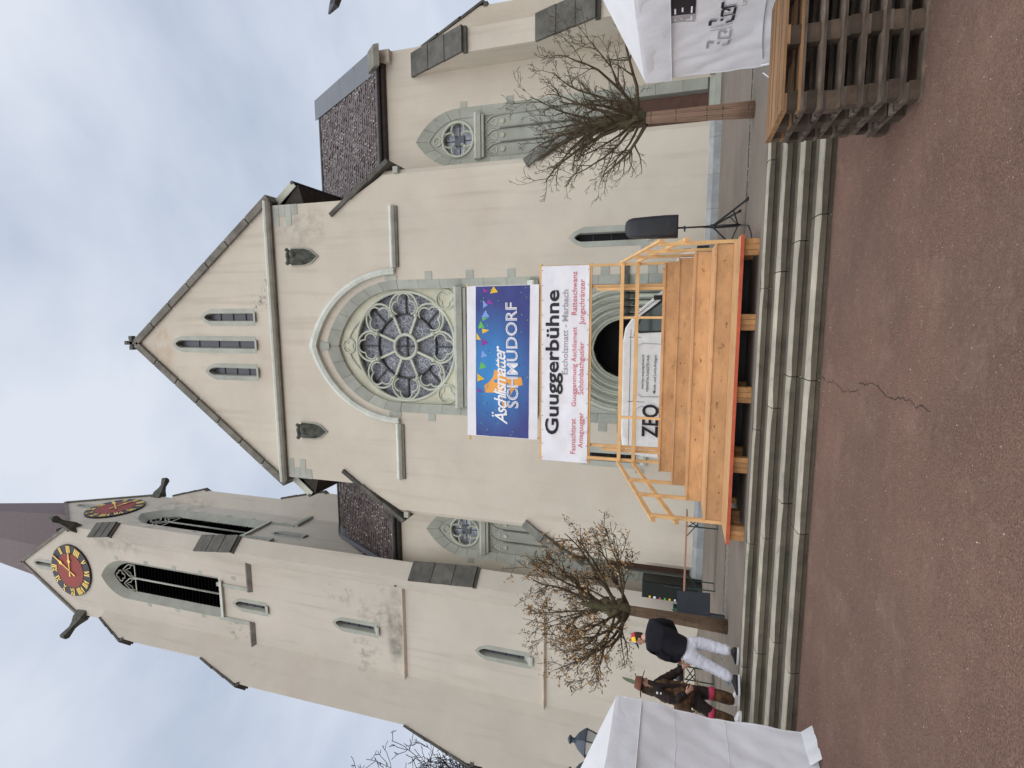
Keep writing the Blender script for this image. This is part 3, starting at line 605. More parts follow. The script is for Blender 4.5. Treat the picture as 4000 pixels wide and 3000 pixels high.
    for r in range(rows):
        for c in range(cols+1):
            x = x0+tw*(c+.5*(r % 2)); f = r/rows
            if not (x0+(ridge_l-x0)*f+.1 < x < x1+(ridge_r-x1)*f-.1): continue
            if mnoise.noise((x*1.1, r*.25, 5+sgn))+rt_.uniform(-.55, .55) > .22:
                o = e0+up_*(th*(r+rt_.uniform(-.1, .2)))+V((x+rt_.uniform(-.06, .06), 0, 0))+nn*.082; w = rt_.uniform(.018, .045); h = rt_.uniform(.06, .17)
                ex_ = V((1, 0, 0)); glints.add([o-ex_*w, o+ex_*w, o+ex_*w*.4+up_*h, o-ex_*w*.4+up_*h], [(0, 1, 2, 3)])
    tag(O('painted_glint', glints, mat('painted_glint%d' % sgn, (.36, .325, .30), .9, 6, .3, .1, 30), roof), kind='stuff')
    tag(O('roof_tiles', rest, mat('roof_tile_mass%d' % sgn, (.085, .062, .062), .5, 9, .45, .3, 60, spec=.5), roof), kind='stuff')
    return win
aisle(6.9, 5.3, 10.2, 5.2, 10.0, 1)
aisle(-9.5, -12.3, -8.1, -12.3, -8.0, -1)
# parapet closing the right aisle roof, clad in zinc
mb = MB().yz([(20.4, 14.9), (20.4, 15.6), (24.3, 21.3), (24.3, 14.9)], 10.02, 10.5); O('roof_parapet', mb, plaster, church)
for i in range(4):
    a, b = i/4, (i+1)/4-.004; y0, y1 = 20.5+3.6*a, 20.5+3.6*b; z0, z1 = 15.75+5.4*a, 15.75+5.4*b
    O('zinc_sheet', MB().hexa([(9.72, y0, z0-.38), (10.0, y0, z0-.38), (10.0, y1, z1-.38), (9.72, y1, z1-.38), (9.62, y0, z0+.05), (10.56, y0, z0+.05), (10.56, y1, z1+.05), (9.62, y1, z1+.05)]), zinc, church)
O('parapet_foot', MB().hexa([(9.75, 20.0, 15.1), (10.56, 20.0, 15.1), (10.56, 20.6, 15.7), (9.75, 20.6, 15.7), (9.75, 20.0, 15.35), (10.56, 20.0, 15.35), (10.56, 20.55, 15.95), (9.75, 20.55, 15.95)]), rake, church)
mb = MB().hexa([(-12.15, 20.3, 14.9), (-11.55, 20.3, 14.9), (-11.35, 24, 20.6), (-12.15, 24, 20.6), (-12.15, 20.3, 15.3), (-11.62, 20.3, 15.2), (-11.42, 24, 20.95), (-12.15, 24, 21.0)]); O('zinc_valley', mb, zinc, church)
O('zinc_flashing', MB().xz([(-11.70, 15.16), (-11.08, 15.05), (-11.08, 15.4), (-11.32, 15.75)], 19.84, 19.90), zinc, church)
O('zinc_flashing', MB().beam((-11.30, 20.1, 15.42), (-12.0, 23.9, 20.85), .22, .08), zinc, church)
O('aisle_side_wall', MB().box(10.2, 10.5, 20.62, 40, .6, 15.1), plaster, church)

# buttresses: profile in (s,z) swept across the thickness, stone slabs on the slopes
def buttress(K, d, t, prof, m, nslab=3):
    K = V((K[0], K[1], 0)); d = V((d[0], d[1], 0)).normalized(); sdir = V((-d.y, d.x, 0))
    b = O('buttress', MB().prism([(-.5, .6)]+prof+[(-.5, prof[-1][1])], K, d, (0, 0, 1), sdir, -t/2, t/2), m, church)
    for (s0, z0), (s1, z1) in zip(prof, prof[1:]):
        if abs(s0-s1) > .2:
            p = K+d*s1+V((0, 0, z1)); q = K+d*s0+V((0, 0, z0)); dr = (q-p).normalized(); nn = d*(-dr.z)+V((0, 0, dr.dot(d)))
            q = q+dr*.14
            for i in range(nslab):
                a = p+(q-p)*(i/nslab); e = p+(q-p)*((i+1)/nslab)+dr*.10; lift = nn*.03; w = t/2+.05
                pts = [a-sdir*w, e-sdir*w+lift, e+sdir*w+lift, a+sdir*w]
                O('weathering_slab', MB().hexa(pts+[v+nn*.09 for v in pts]), weather, b)
            e = q-nn*.03; O('weathering_nosing', MB().beam(e-sdir*(t/2+.04)-V((0, 0, .1)), e+sdir*(t/2+.04)-V((0, 0, .1)), .16, .16), weather, b)
    return b
TX0, TX1, TY0, TY1 = -17.45, -12.05, 20.6, 26.0
dprof = [(1.81, .6), (1.81, 11.3), (1.34, 14.2), (1.34, 23.9), (.63, 26.6), (.63, 32.66), (-.05, 34.8)]
buttress((TX1, TY0), (1, -1), .76, dprof, tower_plaster)
lprof = [(2.3, .6), (2.3, 11.4), (1.5, 14.6), (1.5, 24.1), (.75, 26.7), (.75, 32.5), (-.05, 34.6)]
buttress((TX0, TY0), (-1, -1), .76, lprof, tower_plaster)
buttress((TX1, TY1), (1, 1), .76, dprof, tower_plaster)
ZM[0] = None
buttress((9.81, AY), (0, -1), .80, [(2.05, .6), (2.05, 4.75), (1.25, 6.75), (1.25, 9.65), (0, 12.17)], plaster)
buttress((10.2, 21.1), (1, 0), .85, [(2.2, .6), (2.2, 5.4), (1.4, 6.9), (1.4, 9.32), (.1, 12.07)], plaster)
ZM[0] = zmap

# ------------------------------------------------------------------ the tower
TC = -14.75; TYC = 23.3; GB, GA = 36.65, 40.95
def wall_holes(cx):
    return [bay(cx, 1.12, 26.0, 32.6, 34.5, 8)]
fr_h = wall_holes(-14.72)+[slit_loop(-14.9, 22.97, 25.0, .17), slit_loop(-14.9, 16.6, 18.94, .17), slit_loop(-14.95, 9.1, 11.5, .17), slit_loop(-14.7, 38.45, 39.9, .12)]
mb = MB(); mb.face([(TX0, .6), (TX0, GB), (TC, GA), (TX1, GB), (TX1, .6)], fr_h, (0, TY0, 0))
for h in fr_h: mb.reveal(h, 0, .55, (0, TY0, 0))
sd_h = wall_holes(TYC)+[slit_loop(TYC-.1, 22.6, 24.6, .15), slit_loop(TYC, 38.45, 39.9, .12)]
mb.face([(TY0, .6), (TY0, GB), (TYC, GA), (TY1, GB), (TY1, .6)], sd_h, (TX1, 0, 0), (0, 1, 0))
for h in sd_h: mb.reveal(h, 0, -.55, (TX1, 0, 0), (0, 1, 0), (0, 0, 1), (1, 0, 0))
mb.add([(TX0, TY0, .6), (TX0, TY1, .6), (TX0, TY1, GB), (TX0, TYC, GA), (TX0, TY0, GB)], [(0, 1, 2, 3, 4)])
mb.add([(TX0, TY1, .6), (TX1, TY1, .6), (TX1, TY1, GB), (TC, TY1, GA), (TX0, TY1, GB)], [(0, 1, 2, 3, 4)])
O('tower_wall', mb, tower_plaster, church)
O('tower_core', MB().box(TX0+.75, TX1-.75, TY0+.75, TY1-.75, .6, 39), dark, church)
# string courses
def course(x0, x1, z, h=.2, p=.14, m=stone_l): O('string_course', MB().yz([(TY0-p, z-h*.3), (TY0-p, z), (TY0, z+h*.7), (TY0+.02, z-h), (TY0-.03, z-h)], x0, x1), m, church)
beige = mat('beige_ledge', (.55, .47, .37), .85, 3, .15, .3, 40); course(TX0+.1, TX1-.42, 15.2, .10, .13, beige); course(TX0-.2, -11.75, 8.5, .10, .13, beige)
for a, b in ((-12.45, -14.05), (-15.75, -17.3)): course(b, a, 24.03, .22, .14, rake)
for x in (-13.97, -15.83): O('jamb_drop', MB().box(x-.1, x+.1, TY0-.05, TY0+.02, 24.1, 26.1), stone, church)
for y0, y1 in ((TY0+.35, TYC-.95), (TYC+.95, TY1-.35)): O('string_course', MB().box(TX1-.02, TX1+.15, y0, y1, 23.85, 24.1), stone, church)
for y in (TYC-.95, TYC+.95): O('jamb_drop', MB().box(TX1-.02, TX1+.05, y-.1, y+.1, 24.1, 26.1), stone, church)
for z0, z1, x in ((22.97, 25.0, -14.9), (16.6, 18.94, -14.9), (9.1, 11.5, -14.95)): slitwin(x, z0, z1, .17, 'slit_window', church, o=(0, TY0, 0), sill=.35)
slitwin(-14.7, 38.45, 39.9, .12, 'slit_window', church, o=(0, TY0, 0), sill=.1)
slitwin(TYC-.1, 22.6, 24.6, .15, 'slit_window', church, o=(TX1, 0, 0), ux=(0, 1, 0), n=(-1, 0, 0))
slitwin(TYC, 38.45, 39.9, .12, 'slit_window', church, o=(TX1, 0, 0), ux=(0, 1, 0), n=(-1, 0, 0), sill=.1)
# belfry windows with louvres and tracery
def belfry(cx, o, ux, n):
    o = V(o); ux = V(ux); n = V(n); uz = V((0, 0, 1)); PT = lambda a, z, d: o+ux*a+uz*z+n*d
    A = bay(cx, 1.13, 26.0, 32.6, 34.5, 8); B = bay(cx, .82, 26.0, 32.6, 33.95, 8)
    w = O('belfry_window', MB().add([PT(a, b, -.008) for a, b in A]+[PT(a, b, .34) for a, b in B], [(i, i+1, len(A)+i+1, len(A)+i) for i in range(len(A)-1)]), stone, church)
    O('belfry_back', MB().add([PT(a, b, .75) for a, b in B], [tuple(range(len(B)))]), dark, w)
    sl = mesh_of(MB().hexa([PT(cx-.82, 0, .34)-o, PT(cx+.82, 0, .34)-o, PT(cx+.82, .16, .62)-o, PT(cx-.82, .16, .62)-o]+[PT(cx-.82, .05, .34)-o, PT(cx+.82, .05, .34)-o, PT(cx+.82, .21, .62)-o, PT(cx-.82, .21, .62)-o]), mat('louvre%d' % len(MATS), (.006, .005, .006), .95, 5, .2, 0, 30, spec=0.), 'louvre')
    for i in range(27): piece('louvre', sl, w, Matrix.Translation(o-ORG[church.name]+uz*(26.1+i*.235)))
    O('mullion', MB().tube([PT(cx, 26.0, .3), PT(cx, 32.4, .3)], .05, 8), stone, w, True)
    mb = MB()
    for s in (1, -1):
        mb.tube([PT(cx+s*.8, 32.4, .3), PT(cx+s*.74, 32.75, .3), PT(cx+s*.42, 33.15, .3), PT(cx+s*.1, 32.75, .3), PT(cx, 32.4, .3)], .04, 6)
        c = cx+s*.41
        mb.tube([PT(c-.34, 32.3, .31), PT(c-.3, 32.55, .31), PT(c-.14, 32.62, .31), PT(c, 32.98, .31), PT(c+.14, 32.62, .31), PT(c+.3, 32.55, .31), PT(c+.34, 32.3, .31)], .028, 6)
    O('tracery_arch', mb, stone, w, True)
    mb = MB(); pts = []
    for q in range(4):
        a = pi/4*0+q*pi/2; ccx, ccz = cx+.17*cos(a), 33.38+.17*sin(a); pts += [PT(ccx+.16*cos(a+b), ccz+.16*sin(a+b), .3) for b in (-1.9, -1.1, -.4, .4, 1.1, 1.9)]
    mb.tube(pts, .035, 6, ring=True); O('quatrefoil', mb, stone, w, True)
    mb = MB().beam(PT(cx-.8, 32.3, .33), PT(cx+.8, 32.3, .33), .05, .05); O('iron_bar', mb, stone_l, w)
    mb = MB(); mb.hexa([PT(cx-1.0, 25.85, .4), PT(cx+1.0, 25.85, .4), PT(cx+1.0, 25.7, -.14), PT(cx-1.0, 25.7, -.14), PT(cx-1.0, 26.12, .4), PT(cx+1.0, 26.12, .4), PT(cx+1.0, 25.85, -.14), PT(cx-1.0, 25.85, -.14)]); O('belfry_sill', mb, copper, w)
    for z in (33.2, 31.0, 29.0, 27.2, 25.0):
        for s in (1, -1):
            if z == 33.2 and s < 0: continue
            O('bonding_stone', MB().hexa([PT(cx+s*1.12+da, z+dz, dd) for dz in (-.13, .13) for da, dd in ((0, .03), (s*.2, .03), (s*.2, -.012), (0, -.012))]), stone, w)
    return w
belfry(-14.72, (0, TY0, 0), (1, 0, 0), (0, 1, 0)); belfry(TYC, (TX1, 0, 0), (0, 1, 0), (-1, 0, 0))
# clocks
dial_m = flat('black_dial_ring', (.016, .014, .022), .5); red_m = mat('red_dial', (.27, .035, .024), .55, 2, .12, 0, 30); gold = flat('gilded', (.80, .56, .13), .35, .3)
def clock(cx, cz, R, o, ux, n):
    o = V(o); ux = V(ux); n = V(n); uz = V((0, 0, 1)); PT = lambda a, b, d: o+ux*(cx+a)+uz*(cz+b)+n*d
    def disc(r, d0, d1): 
        return MB().loft([[PT(r*cos(i*pi/32), r*sin(i*pi/32), d) for i in range(64)] for d in (d1, d0)])
    c = O('clock', disc(R, -.10, .02), dial_m, church); O('dial', disc(R*.66, -.115, -.09), red_m, c)
    NUM = ['XII', 'I', 'II', 'III', 'IIII', 'V', 'VI', 'VII', 'VIII', 'IX', 'X', 'XI']; ins, outr = R*.70, R*.97
    for i, s in enumerate(NUM):
        a = pi/2-i*pi/6; er = (cos(a), sin(a)); et = (sin(a), -cos(a)); mb = MB()
        wd = {'I': .075, 'V': .20, 'X': .20}; tot = sum(wd[q] for q in s)+.035*(len(s)-1); pos = -tot/2
        def strok(t0, r0, t1, r1, w): mb.beam(PT(er[0]*r0+et[0]*t0, er[1]*r0+et[1]*t0, -.11), PT(er[0]*r1+et[0]*t1, er[1]*r1+et[1]*t1, -.11), w, .02, -n)
        for q in s:
            m0 = pos+wd[q]/2
            if q == 'I': strok(m0, ins, m0, outr, .07)
            if q == 'V': strok(m0-.085, outr, m0, ins, .065); strok(m0+.085, outr, m0, ins, .045)
            if q == 'X': strok(m0-.085, outr, m0+.085, ins, .065); strok(m0+.085, outr, m0-.085, ins, .045)
            pos += wd[q]+.035
        O('numeral', mb, gold, c)
    def hand(ang, ln, w, name):
        a = pi/2-ang; er = (cos(a), sin(a)); et = (sin(a), -cos(a)); pr = [(-.30*ln, w*.7), (-.05*ln, w*.35), (.42*ln, w*.45), (.52*ln, w*1.5), (.62*ln, w*.6), (ln, w*.3)]
        pts = [(r, t) for r, t in pr]+[(r, -t) for r, t in pr[::-1]]
        A = [PT(er[0]*r+et[0]*t, er[1]*r+et[1]*t, -.15) for r, t in pts]; B = [p-n*.02 for p in A]; k = len(pts)
        O(name, MB().add(A+B, [tuple(range(k)), tuple(range(k, 2*k))]+[(i, (i+1) % k, k+(i+1) % k, k+i) for i in range(k)]), gold, c)
    hand(radians(92), R*.72, .085, 'hour_hand'); hand(radians(33), R*.98, .075, 'minute_hand')
clock(-14.72, 36.8, 1.56, (0, TY0, 0), (1, 0, 0), (0, 1, 0)); clock(TYC+.1, 36.8, 1.56, (TX1, 0, 0), (0, 1, 0), (-1, 0, 0))
# gable copings, spire, gargoyles
def tower_coping(a, b, n_):
    O('tower_gable_coping', MB().beam(a, b, .34, .16, n_), rake, church)
ny = V((0, -1, 0))
for s in (-1, 1): tower_coping((TC+s*2.82, TY0+.08, GB-.1), (TC, TY0+.08, GA+.1), (0, 0, 1)); tower_coping((TX1-.08, TYC+s*2.82, GB-.1), (TX1-.08, TYC, GA+.1), (0, 0, 1))
oct_ = [(cos(pi/8+i*pi/4), sin(pi/8+i*pi/4)) for i in range(8)]
mb = MB()
rings = []
for r, z in ((2.72, 36.4), (2.5, 39.0), (2.28, 42.0), (.05, 66)): rings.append([(TC+a*r/cos(pi/8), TYC+b*r/cos(pi/8), z) for a, b in oct_])
mb.loft(rings); O('spire', mb, slate, church)
mb = MB()
for cx, cy, ax in ((TC, TY0, 0), (TX1, TYC, 1)):
    if ax == 0:
        for s in (1, -1): mb.add([(TC, TY0+.15, GA), (TC+s*2.75, TY0+.15, GB), (TC, TYC, GA)], [(0, 1, 2)])
    else:
        for s in (1, -1): mb.add([(TX1-.15, TYC, GA), (TX1-.15, TYC+s*2.75, GB), (TC, TYC, GA)], [(0, 1, 2)])
O('gable_roof', mb, slate, church)
for (kx, ky), (dx, dy), ln in (((TX1, TY0), (1, -1), 1.05), ((TX0, TY0), (-1, -1), 1.25), ((TX1, TY1), (1, 1), 1.2)):
    d = V((dx, dy, 0)).normalized(); b = V((kx, ky, 35.9)); s_ = V((-d.y, d.x, 0)); rings = []
    for t, w, zl, zh in ((-.2, .25, .15, .85), (.2, .25, .2, .88), (.5, .16, .4, .80), (.75, .12, .52, .80), (ln, .2, .62, 1.0), (ln+.12, .1, .66, .9)):
        c = b+d*t; rings.append([c-s_*w+V((0, 0, zl)), c+s_*w+V((0, 0, zl)), c+s_*w*.8+V((0, 0, zh)), c-s_*w*.8+V((0, 0, zh))])
    g = O('gargoyle', MB().loft(rings), carve, church); e = b+d*(ln+.02)+V((0, 0, .95))
    O('gargoyle_ear', MB().lathe([(0, -.12), (.09, -.04), (.07, .08), (0, .22)], e, 6), carve, g)

ZM[0] = None
# ------------------------------------------------------------------ the wooden stage
stage = thing('stage_platform', 'stepped spruce plywood stage with timber handrails and a red edged front deck', 'stage', (-1.3, 9, .6))
SX0, SX1 = -3.76, 1.16; ty = [8.95, 9.97, 10.98, 11.93, 12.87, 13.80]; tz = [.88, 1.18, 1.474, 1.77, 2.065]
O('deck_board', MB().box(SX0, SX1, 8.96, 10.0, .835, .88), ply, stage); O('added_shade_sheet', MB().box(-3.0, 1.1, 10.02, 10.04, .606, .85), black_c, stage); O('deck_edge', MB().box(SX0-.002, SX1+.002, 8.935, 8.958, .828, .877), edge_red, stage)  # black sheet added behind the front legs to darken the gap under the deck
rb = random.Random(4); legw = mat('stage_leg_wood', (.40, .205, .08), .7, 5, .3, .2, 40, obj=True, rnd=.25)
for k in range(1, 5):
    y = ty[k]; ov = rb.uniform(-.02, .03)
    O('riser_board', MB().box(SX0+ov, SX1-.01*k, y, y+.027, tz[k-1]+.002, tz[k]-.036), ply, stage)
    O('tread_board', MB().box(SX0+ov-.01, SX1-.01*k+.012, y-.022, ty[k+1]+(.0 if k < 4 else .1), tz[k]-.034, tz[k]), ply, stage)
    for x in (SX0+.03, SX1-.05-.01*k):
        O('side_board', MB().box(x, x+.027, y+.03, ty[k+1]-.001, tz[k]-.34, tz[k]-.036), ply, stage)
    for x in (SX0+.3, -1.3, SX1-.3): O('support_leg', MB().box(x-.05, x+.05, y+.3, y+.4, .6, tz[k]-.035), timber, stage)
O('back_board', MB().box(SX0+.06, SX1-.06, 13.86, 13.887, 1.75, 2.12), ply, stage)
for i in range(5):
    x = SX0+.17+i*(SX1-SX0-.34)/4
    for y in (9.03, 9.75):
        for j, dx in enumerate((-.085, 0, .085)):
            O('leg_block', MB().box(x+dx-.04, x+dx+.04, y, y+.12+.02*rb.random(), .603, .832-.012*(j == 1)), legw, stage)
    O('joist', MB().box(x-.04, x+.04, 9.2, 9.7, .72, .833), timber, stage)
# side handrails and their posts
for s, x in ((-1, SX0-.035), (1, SX1+.035)):
    posts = ((9.99, .9, 2.12), (11.15, 1.18, 2.40), (12.1, 1.48, 2.68), (13.75, 1.77, 3.93))
    for y, z0, z1 in posts: O('rail_post', MB().box(x-.03, x+.03, y-.04, y+.04, z0-.25, z1), timber, stage)
    xx = x-s*.056
    O('handrail', MB().beam((x+s*.052, 9.86, 2.06), (x+s*.052, 13.78, 3.12), .045, .085), timber, stage)
    O('handrail', MB().beam((x+s*.052, 9.86, 1.64), (x+s*.052, 13.78, 2.74), .045, .085), timber, stage)
BYB = 13.87
for z in (3.09, 2.72): O('back_rail', MB().box(SX0-.2, SX1+.10, 13.68, 13.725, z-.045, z+.045), timber, stage)
for x, z0, z1 in ((.68, 2.0, 5.2), (.60, 2.0, 3.75), (-3.50, 2.0, 5.2), (-3.58, 2.0, 3.55), (-.12, 2.0, 3.12), (-2.66, 2.0, 3.12)):
    wd = .035 if z1 > 3.2 else .03
    O('upright_post', MB().box(x-wd, x+wd, BYB+(.055 if z1 > 5 else -.02 if z1 > 3.2 else -.18), BYB+(.115 if z1 > 5 else .05 if z1 > 3.2 else -.13), z0, z1), timber, stage)
for x in (SX0-.1, SX1+.05): O('banner_post', MB().box(x-.025, x+.025, BYB, BYB+.05, 2.6, 5.2), timber, stage)
O('banner_beam', MB().box(-4.0, 1.27, BYB-.02, BYB+.05, 5.18, 5.25), timber, stage); O('banner_beam', MB().box(-4.0, 1.26, BYB-.02, BYB+.05, 3.87, 3.94), timber, stage)
for x in (.70, -3.42): O('mast', MB().box(x-.02, x+.02, BYB+.06, BYB+.1, 5.0, 7.34), timber, stage)
O('banner_batten', MB().box(-3.58, .80, BYB+.005, BYB+.05, 7.28, 7.33), timber, stage)

# ------------------------------------------------------------------ banners
def ripple(a, b, sd): return .030*mnoise.noise((a*1.1, b*1.6, sd))+.010*mnoise.noise((a*2.6+b*2.2, b*3.1-a, sd+4))+.006*mnoise.noise((a*6, b*5, sd))
def cloth_grid(x0, x1, z0, z1, y, sd, nx=60, nz=20, edge=None):
    mb = MB(); vs = []
    for j in range(nz+1):
        for i in range(nx+1):
            a, b = i/nx, j/nz; x = x0+(x1-x0)*a; z = z0+(z1-z0)*b
            if edge: x, z = edge(a, b, x, z)
            vs.append((x, y+ripple(x, z, sd), z))
    return mb.add(vs, [(j*(nx+1)+i, j*(nx+1)+i+1, (j+1)*(nx+1)+i+1, (j+1)*(nx+1)+i) for j in range(nz) for i in range(nx)])
by1 = 13.82
b1 = O('banner', cloth_grid(-3.985, 1.215, 3.93, 5.185, by1, 1.), cloth, None, True, loc=(-1.3, by1, 3.93))
tag(b1, 'long white banner lettered Guuggerbühne, tied between two timber beams above the stage', 'banner')
def F1(a, b): return V((a, by1-.012+ripple(a, b, 1.), b))
text('lettering', 'Guuggerbühne', (-3.25, .60, 4.60, 5.08), ink, b1, F1, .022)
text('lettering', 'Escholzmatt - Marbach', (-1.61, .60, 4.475, 4.63), ink_grey, b1, F1, .008)
for s, r in (('Fasnachtsrat', (-3.75, -2.79, 4.25, 4.39)), ('Guuggenmusig Äschlismatt', (-2.46, -.36, 4.21, 4.39)), ('Ratteschwanz', (-.05, 1.06, 4.25, 4.385)),
             ('Anteguugger', (-3.57, -2.62, 4.01, 4.18)), ('Schönbachgusler', (-2.13, -.75, 4.01, 4.19)), ('Jungschränzer', (-.30, .86, 4.01, 4.19))):
    text('lettering', s, r, ink_red, b1, F1, .004)
mb = MB()
for i in range(14):
    for z in (3.955, 5.16): mb.lathe([(0, 0), (.012, 0), (.012, .004), (0, .004)], (-3.9+i*.385, by1-.018, z), 6, 'Y')
tag(O('eyelets', mb, rubber, b1), kind='stuff')
# upper banner with the printed picture
ed = lambda a, b, x, z: (x+.015*(1-b)-.02*(1-a)*(1-b), z+.05*(1-a)*b+.05*(1-a)*(1-b)*.9)
by2 = 13.80
b2 = O('banner', cloth_grid(-3.42, .74, 5.255, 7.29, by2, 9., edge=ed), cloth, None, True, loc=(-1.3, by2, 5.25))
tag(b2, 'white banner with blue confetti print lettered Schmudorf, hung on masts over the stage', 'banner')
def F2(a, b, d=.012): return V((a, by2-d+ripple(a, b, 9.), b))
# printed blue ground with a lighter middle: the print itself
bp = bpy.data.materials.new('blue_print'); bp.use_nodes = True; t = bp.node_tree; n = t.nodes; l = t.links; p = n['Principled BSDF']; p.inputs['Roughness'].default_value = .55
g = n.new('ShaderNodeTexCoord'); m_ = n.new('ShaderNodeMapping'); m_.inputs['Location'].default_value = (.15, 0, -1.0); m_.inputs['Scale'].default_value = (.52, 0, .75)
gr = n.new('ShaderNodeTexGradient'); gr.gradient_type = 'SPHERICAL'; cr = n.new('ShaderNodeValToRGB'); cr.color_ramp.elements[0].color = (.030, .042, .22, 1); cr.color_ramp.elements[1].color = (.03, .25, .62, 1); cr.color_ramp.elements[1].position = .85
l.new(g.outputs['Object'], m_.inputs[0]); l.new(m_.outputs[0], gr.inputs[0]); l.new(gr.outputs[0], cr.inputs[0]); l.new(cr.outputs[0], p.inputs['Base Color'])
mb = MB(); vs = []; nx, nz = 60, 20
for j in range(nz+1):
    for i in range(nx+1):
        a, b = i/nx, j/nz; x, z = ed(a, .12+.76*b, -3.405+4.13*a, 5.50+1.53*b); vs.append(tuple(F2(x, z, .005)))
mb.add(vs, [(j*(nx+1)+i, j*(nx+1)+i+1, (j+1)*(nx+1)+i+1, (j+1)*(nx+1)+i) for j in range(nz) for i in range(nx)])
O('blue_print', mb, bp, b2, True)
def ZB(px, py): return (.74-(1080+py/2.371-1119)*.00721, 7.29-(1800+px/2.371-1830)*.00727+.02)
def flatpoly(name, pts, m, d):
    return O(name, MB().add([F2(*ZB(*q), d) for q in pts], [tuple(range(len(pts)))]), m, b2)
org = mat('orange_print', (.78, .36, .07), .55, 1.3, .22, 0, 40)
flatpoly('emblem', [(330, 840), (318, 900), (285, 950), (232, 985), (243, 1052), (300, 1050), (392, 1050), (402, 1120), (410, 1178), (445, 1182), (470, 1120), (492, 1050), (530, 990), (595, 970), (582, 900), (520, 903), (455, 905), (420, 862), (370, 850)], org, .009)
cols = {'y': flat('yellow_print', (.80, .52, .03)), 'p': flat('purple_print', (.26, .04, .34)), 'b': flat('light_blue_print', (.22, .36, .80)), 'g': flat('green_print', (.12, .50, .09))}
for c, tr in (('y', ((297, 160), (330, 95), (372, 148))), ('p', ((232, 108), (234, 152), (292, 140))), ('p', ((262, 255), (282, 208), (328, 248))), ('b', ((215, 372), (250, 308), (292, 366))), ('b', ((228, 215), (230, 290), (272, 262))),
              ('g', ((222, 374), (224, 402), (282, 372))), ('g', ((180, 470), (207, 400), (243, 460))), ('y', ((218, 470), (224, 516), (288, 483))), ('y', ((166, 505), (166, 570), (208, 572))),
              ('p', ((213, 560), (216, 630), (278, 597))), ('b', ((205, 735), (215, 668), (266, 715))), ('g', ((185, 842), (205, 768), (256, 818))), ('y', ((168, 878), (168, 952), (236, 928))), ('p', ((166, 1015), (170, 1056), (213, 1036)))):
    flatpoly('printed_pennant', tr, cols[c], .010)
mb = MB(); rd = random.Random(8); mb2 = MB()
for i in range(60):
    q = (rd.uniform(165, 640), rd.uniform(110, 1470)); (mb if i % 2 else mb2).add([F2(*[c+w for c, w in zip(ZB(*q), (.016*cos(a*pi/3), .016*sin(a*pi/3)))], .0075) for a in range(6)], [tuple(range(6))])
tag(O('confetti_print', mb, cols['g'], b2), kind='stuff'); tag(O('confetti_print', mb2, flat('navy_print', (.012, .02, .16)), b2), kind='stuff')
def F2s(a, b): return F2(a, b+(a+3.05)*.02, .014)
text('lettering', 'Äschlismatter', (-3.05, -.87, 6.15, 6.60), white_p, b2, F2s, .012, .3, .86)
def F2t(a, b): return F2(a, b+(a+2.58)*.012, .014)
for dd, m, bo in ((.014, white_p, .02), (.018, bp, -.006), (.022, white_p, -.02)):
    text('lettering', 'SCHMUDORF', (-2.58-.0*bo, .29, 5.82, 6.15) if bo > 0 else (-2.575-bo*.0, .285, 5.825, 6.145), m, b2, (lambda a, b, dd=dd: F2(a, b+(a+2.58)*.012, dd)), bo)

# ------------------------------------------------------------------ van parked behind the stage
van = thing('delivery_van', 'white panel van with black lettering on its side parked behind the stage', 'van', (-1.7, 16.3, .6))
VX, VY0, VY1, VZ = -4.15, 15.35, 17.35, .6
prof = [(0, .45), (0, 1.2), (.03, 1.9), (.10, 2.35), (.28, 2.56), (.7, 2.62), (3.3, 2.62), (3.72, 2.55), (3.98, 2.38), (4.25, 2.12), (4.78, 1.48), (5.45, 1.30), (5.72, 1.12), (5.85, .75), (5.85, .45)]
def vsec(inset, sc): return [(VX+x*1.0, z+VZ) for x, z in prof]
mb = MB(); rings = []
for y, k_ in ((VY0+.0, 0), (VY0+.06, 1), (VY1-.06, 1), (VY1, 0)):
    rings.append([(VX+2.9+(x-2.9)*(1 if k_ else .995), y+ (.10*max(0, (z-1.3)/1.3)**2 if y < 16 else -.10*max(0, (z-1.3)/1.3)**2), VZ+z-(0 if k_ else .05*(z > 2.2))) for x, z in prof])
mb.loft(rings); O('body', mb, van_w, van)
def vside(a, b, d=.006): return V((VX+a, VY0+.10*max(0, (b-1.3)/1.3)**2-d, VZ+b))
def vpoly(name, pts, m, d): 
    A = [vside(a, b, d) for a, b in pts]; B = [p+V((0, .02, 0)) for p in A]; k = len(pts)
    return O(name, MB().add(A+B, [tuple(range(k))]+[(i, (i+1) % k, k+(i+1) % k, k+i) for i in range(k)]), m, van)
vpoly('side_window_seal', [(3.68, 2.26), (4.06, 2.14), (4.56, 1.5), (4.5, 1.42), (3.62, 1.42), (3.58, 2.16)], rubber, .008)
vpoly('side_window', [(3.70, 2.20), (4.02, 2.09), (4.46, 1.52), (3.66, 1.48), (3.64, 2.13)], glass_d, .012)
gap = flat('panel_gap', (.03, .03, .035))
for x in (3.46, 1.62): O('door_gap', MB().add([vside(x, .5), vside(x+.014, .5), vside(x+.014, 2.44), vside(x, 2.44)], [(0, 1, 2, 3)]), gap, van)
O('roof_seam', MB().add([vside(.2, 2.38), vside(3.7, 2.38), vside(3.7, 2.392), vside(.2, 2.392)], [(0, 1, 2, 3)]), gap, van)
O('door_gap', MB().tube([vside(3.50, 2.3, 0), vside(4.08, 2.24, 0), vside(4.72, 1.45, 0), vside(4.6, .7, 0)], .008, 4), gap, van)
grey_line = flat('pressed_line', (.45, .47, .48))
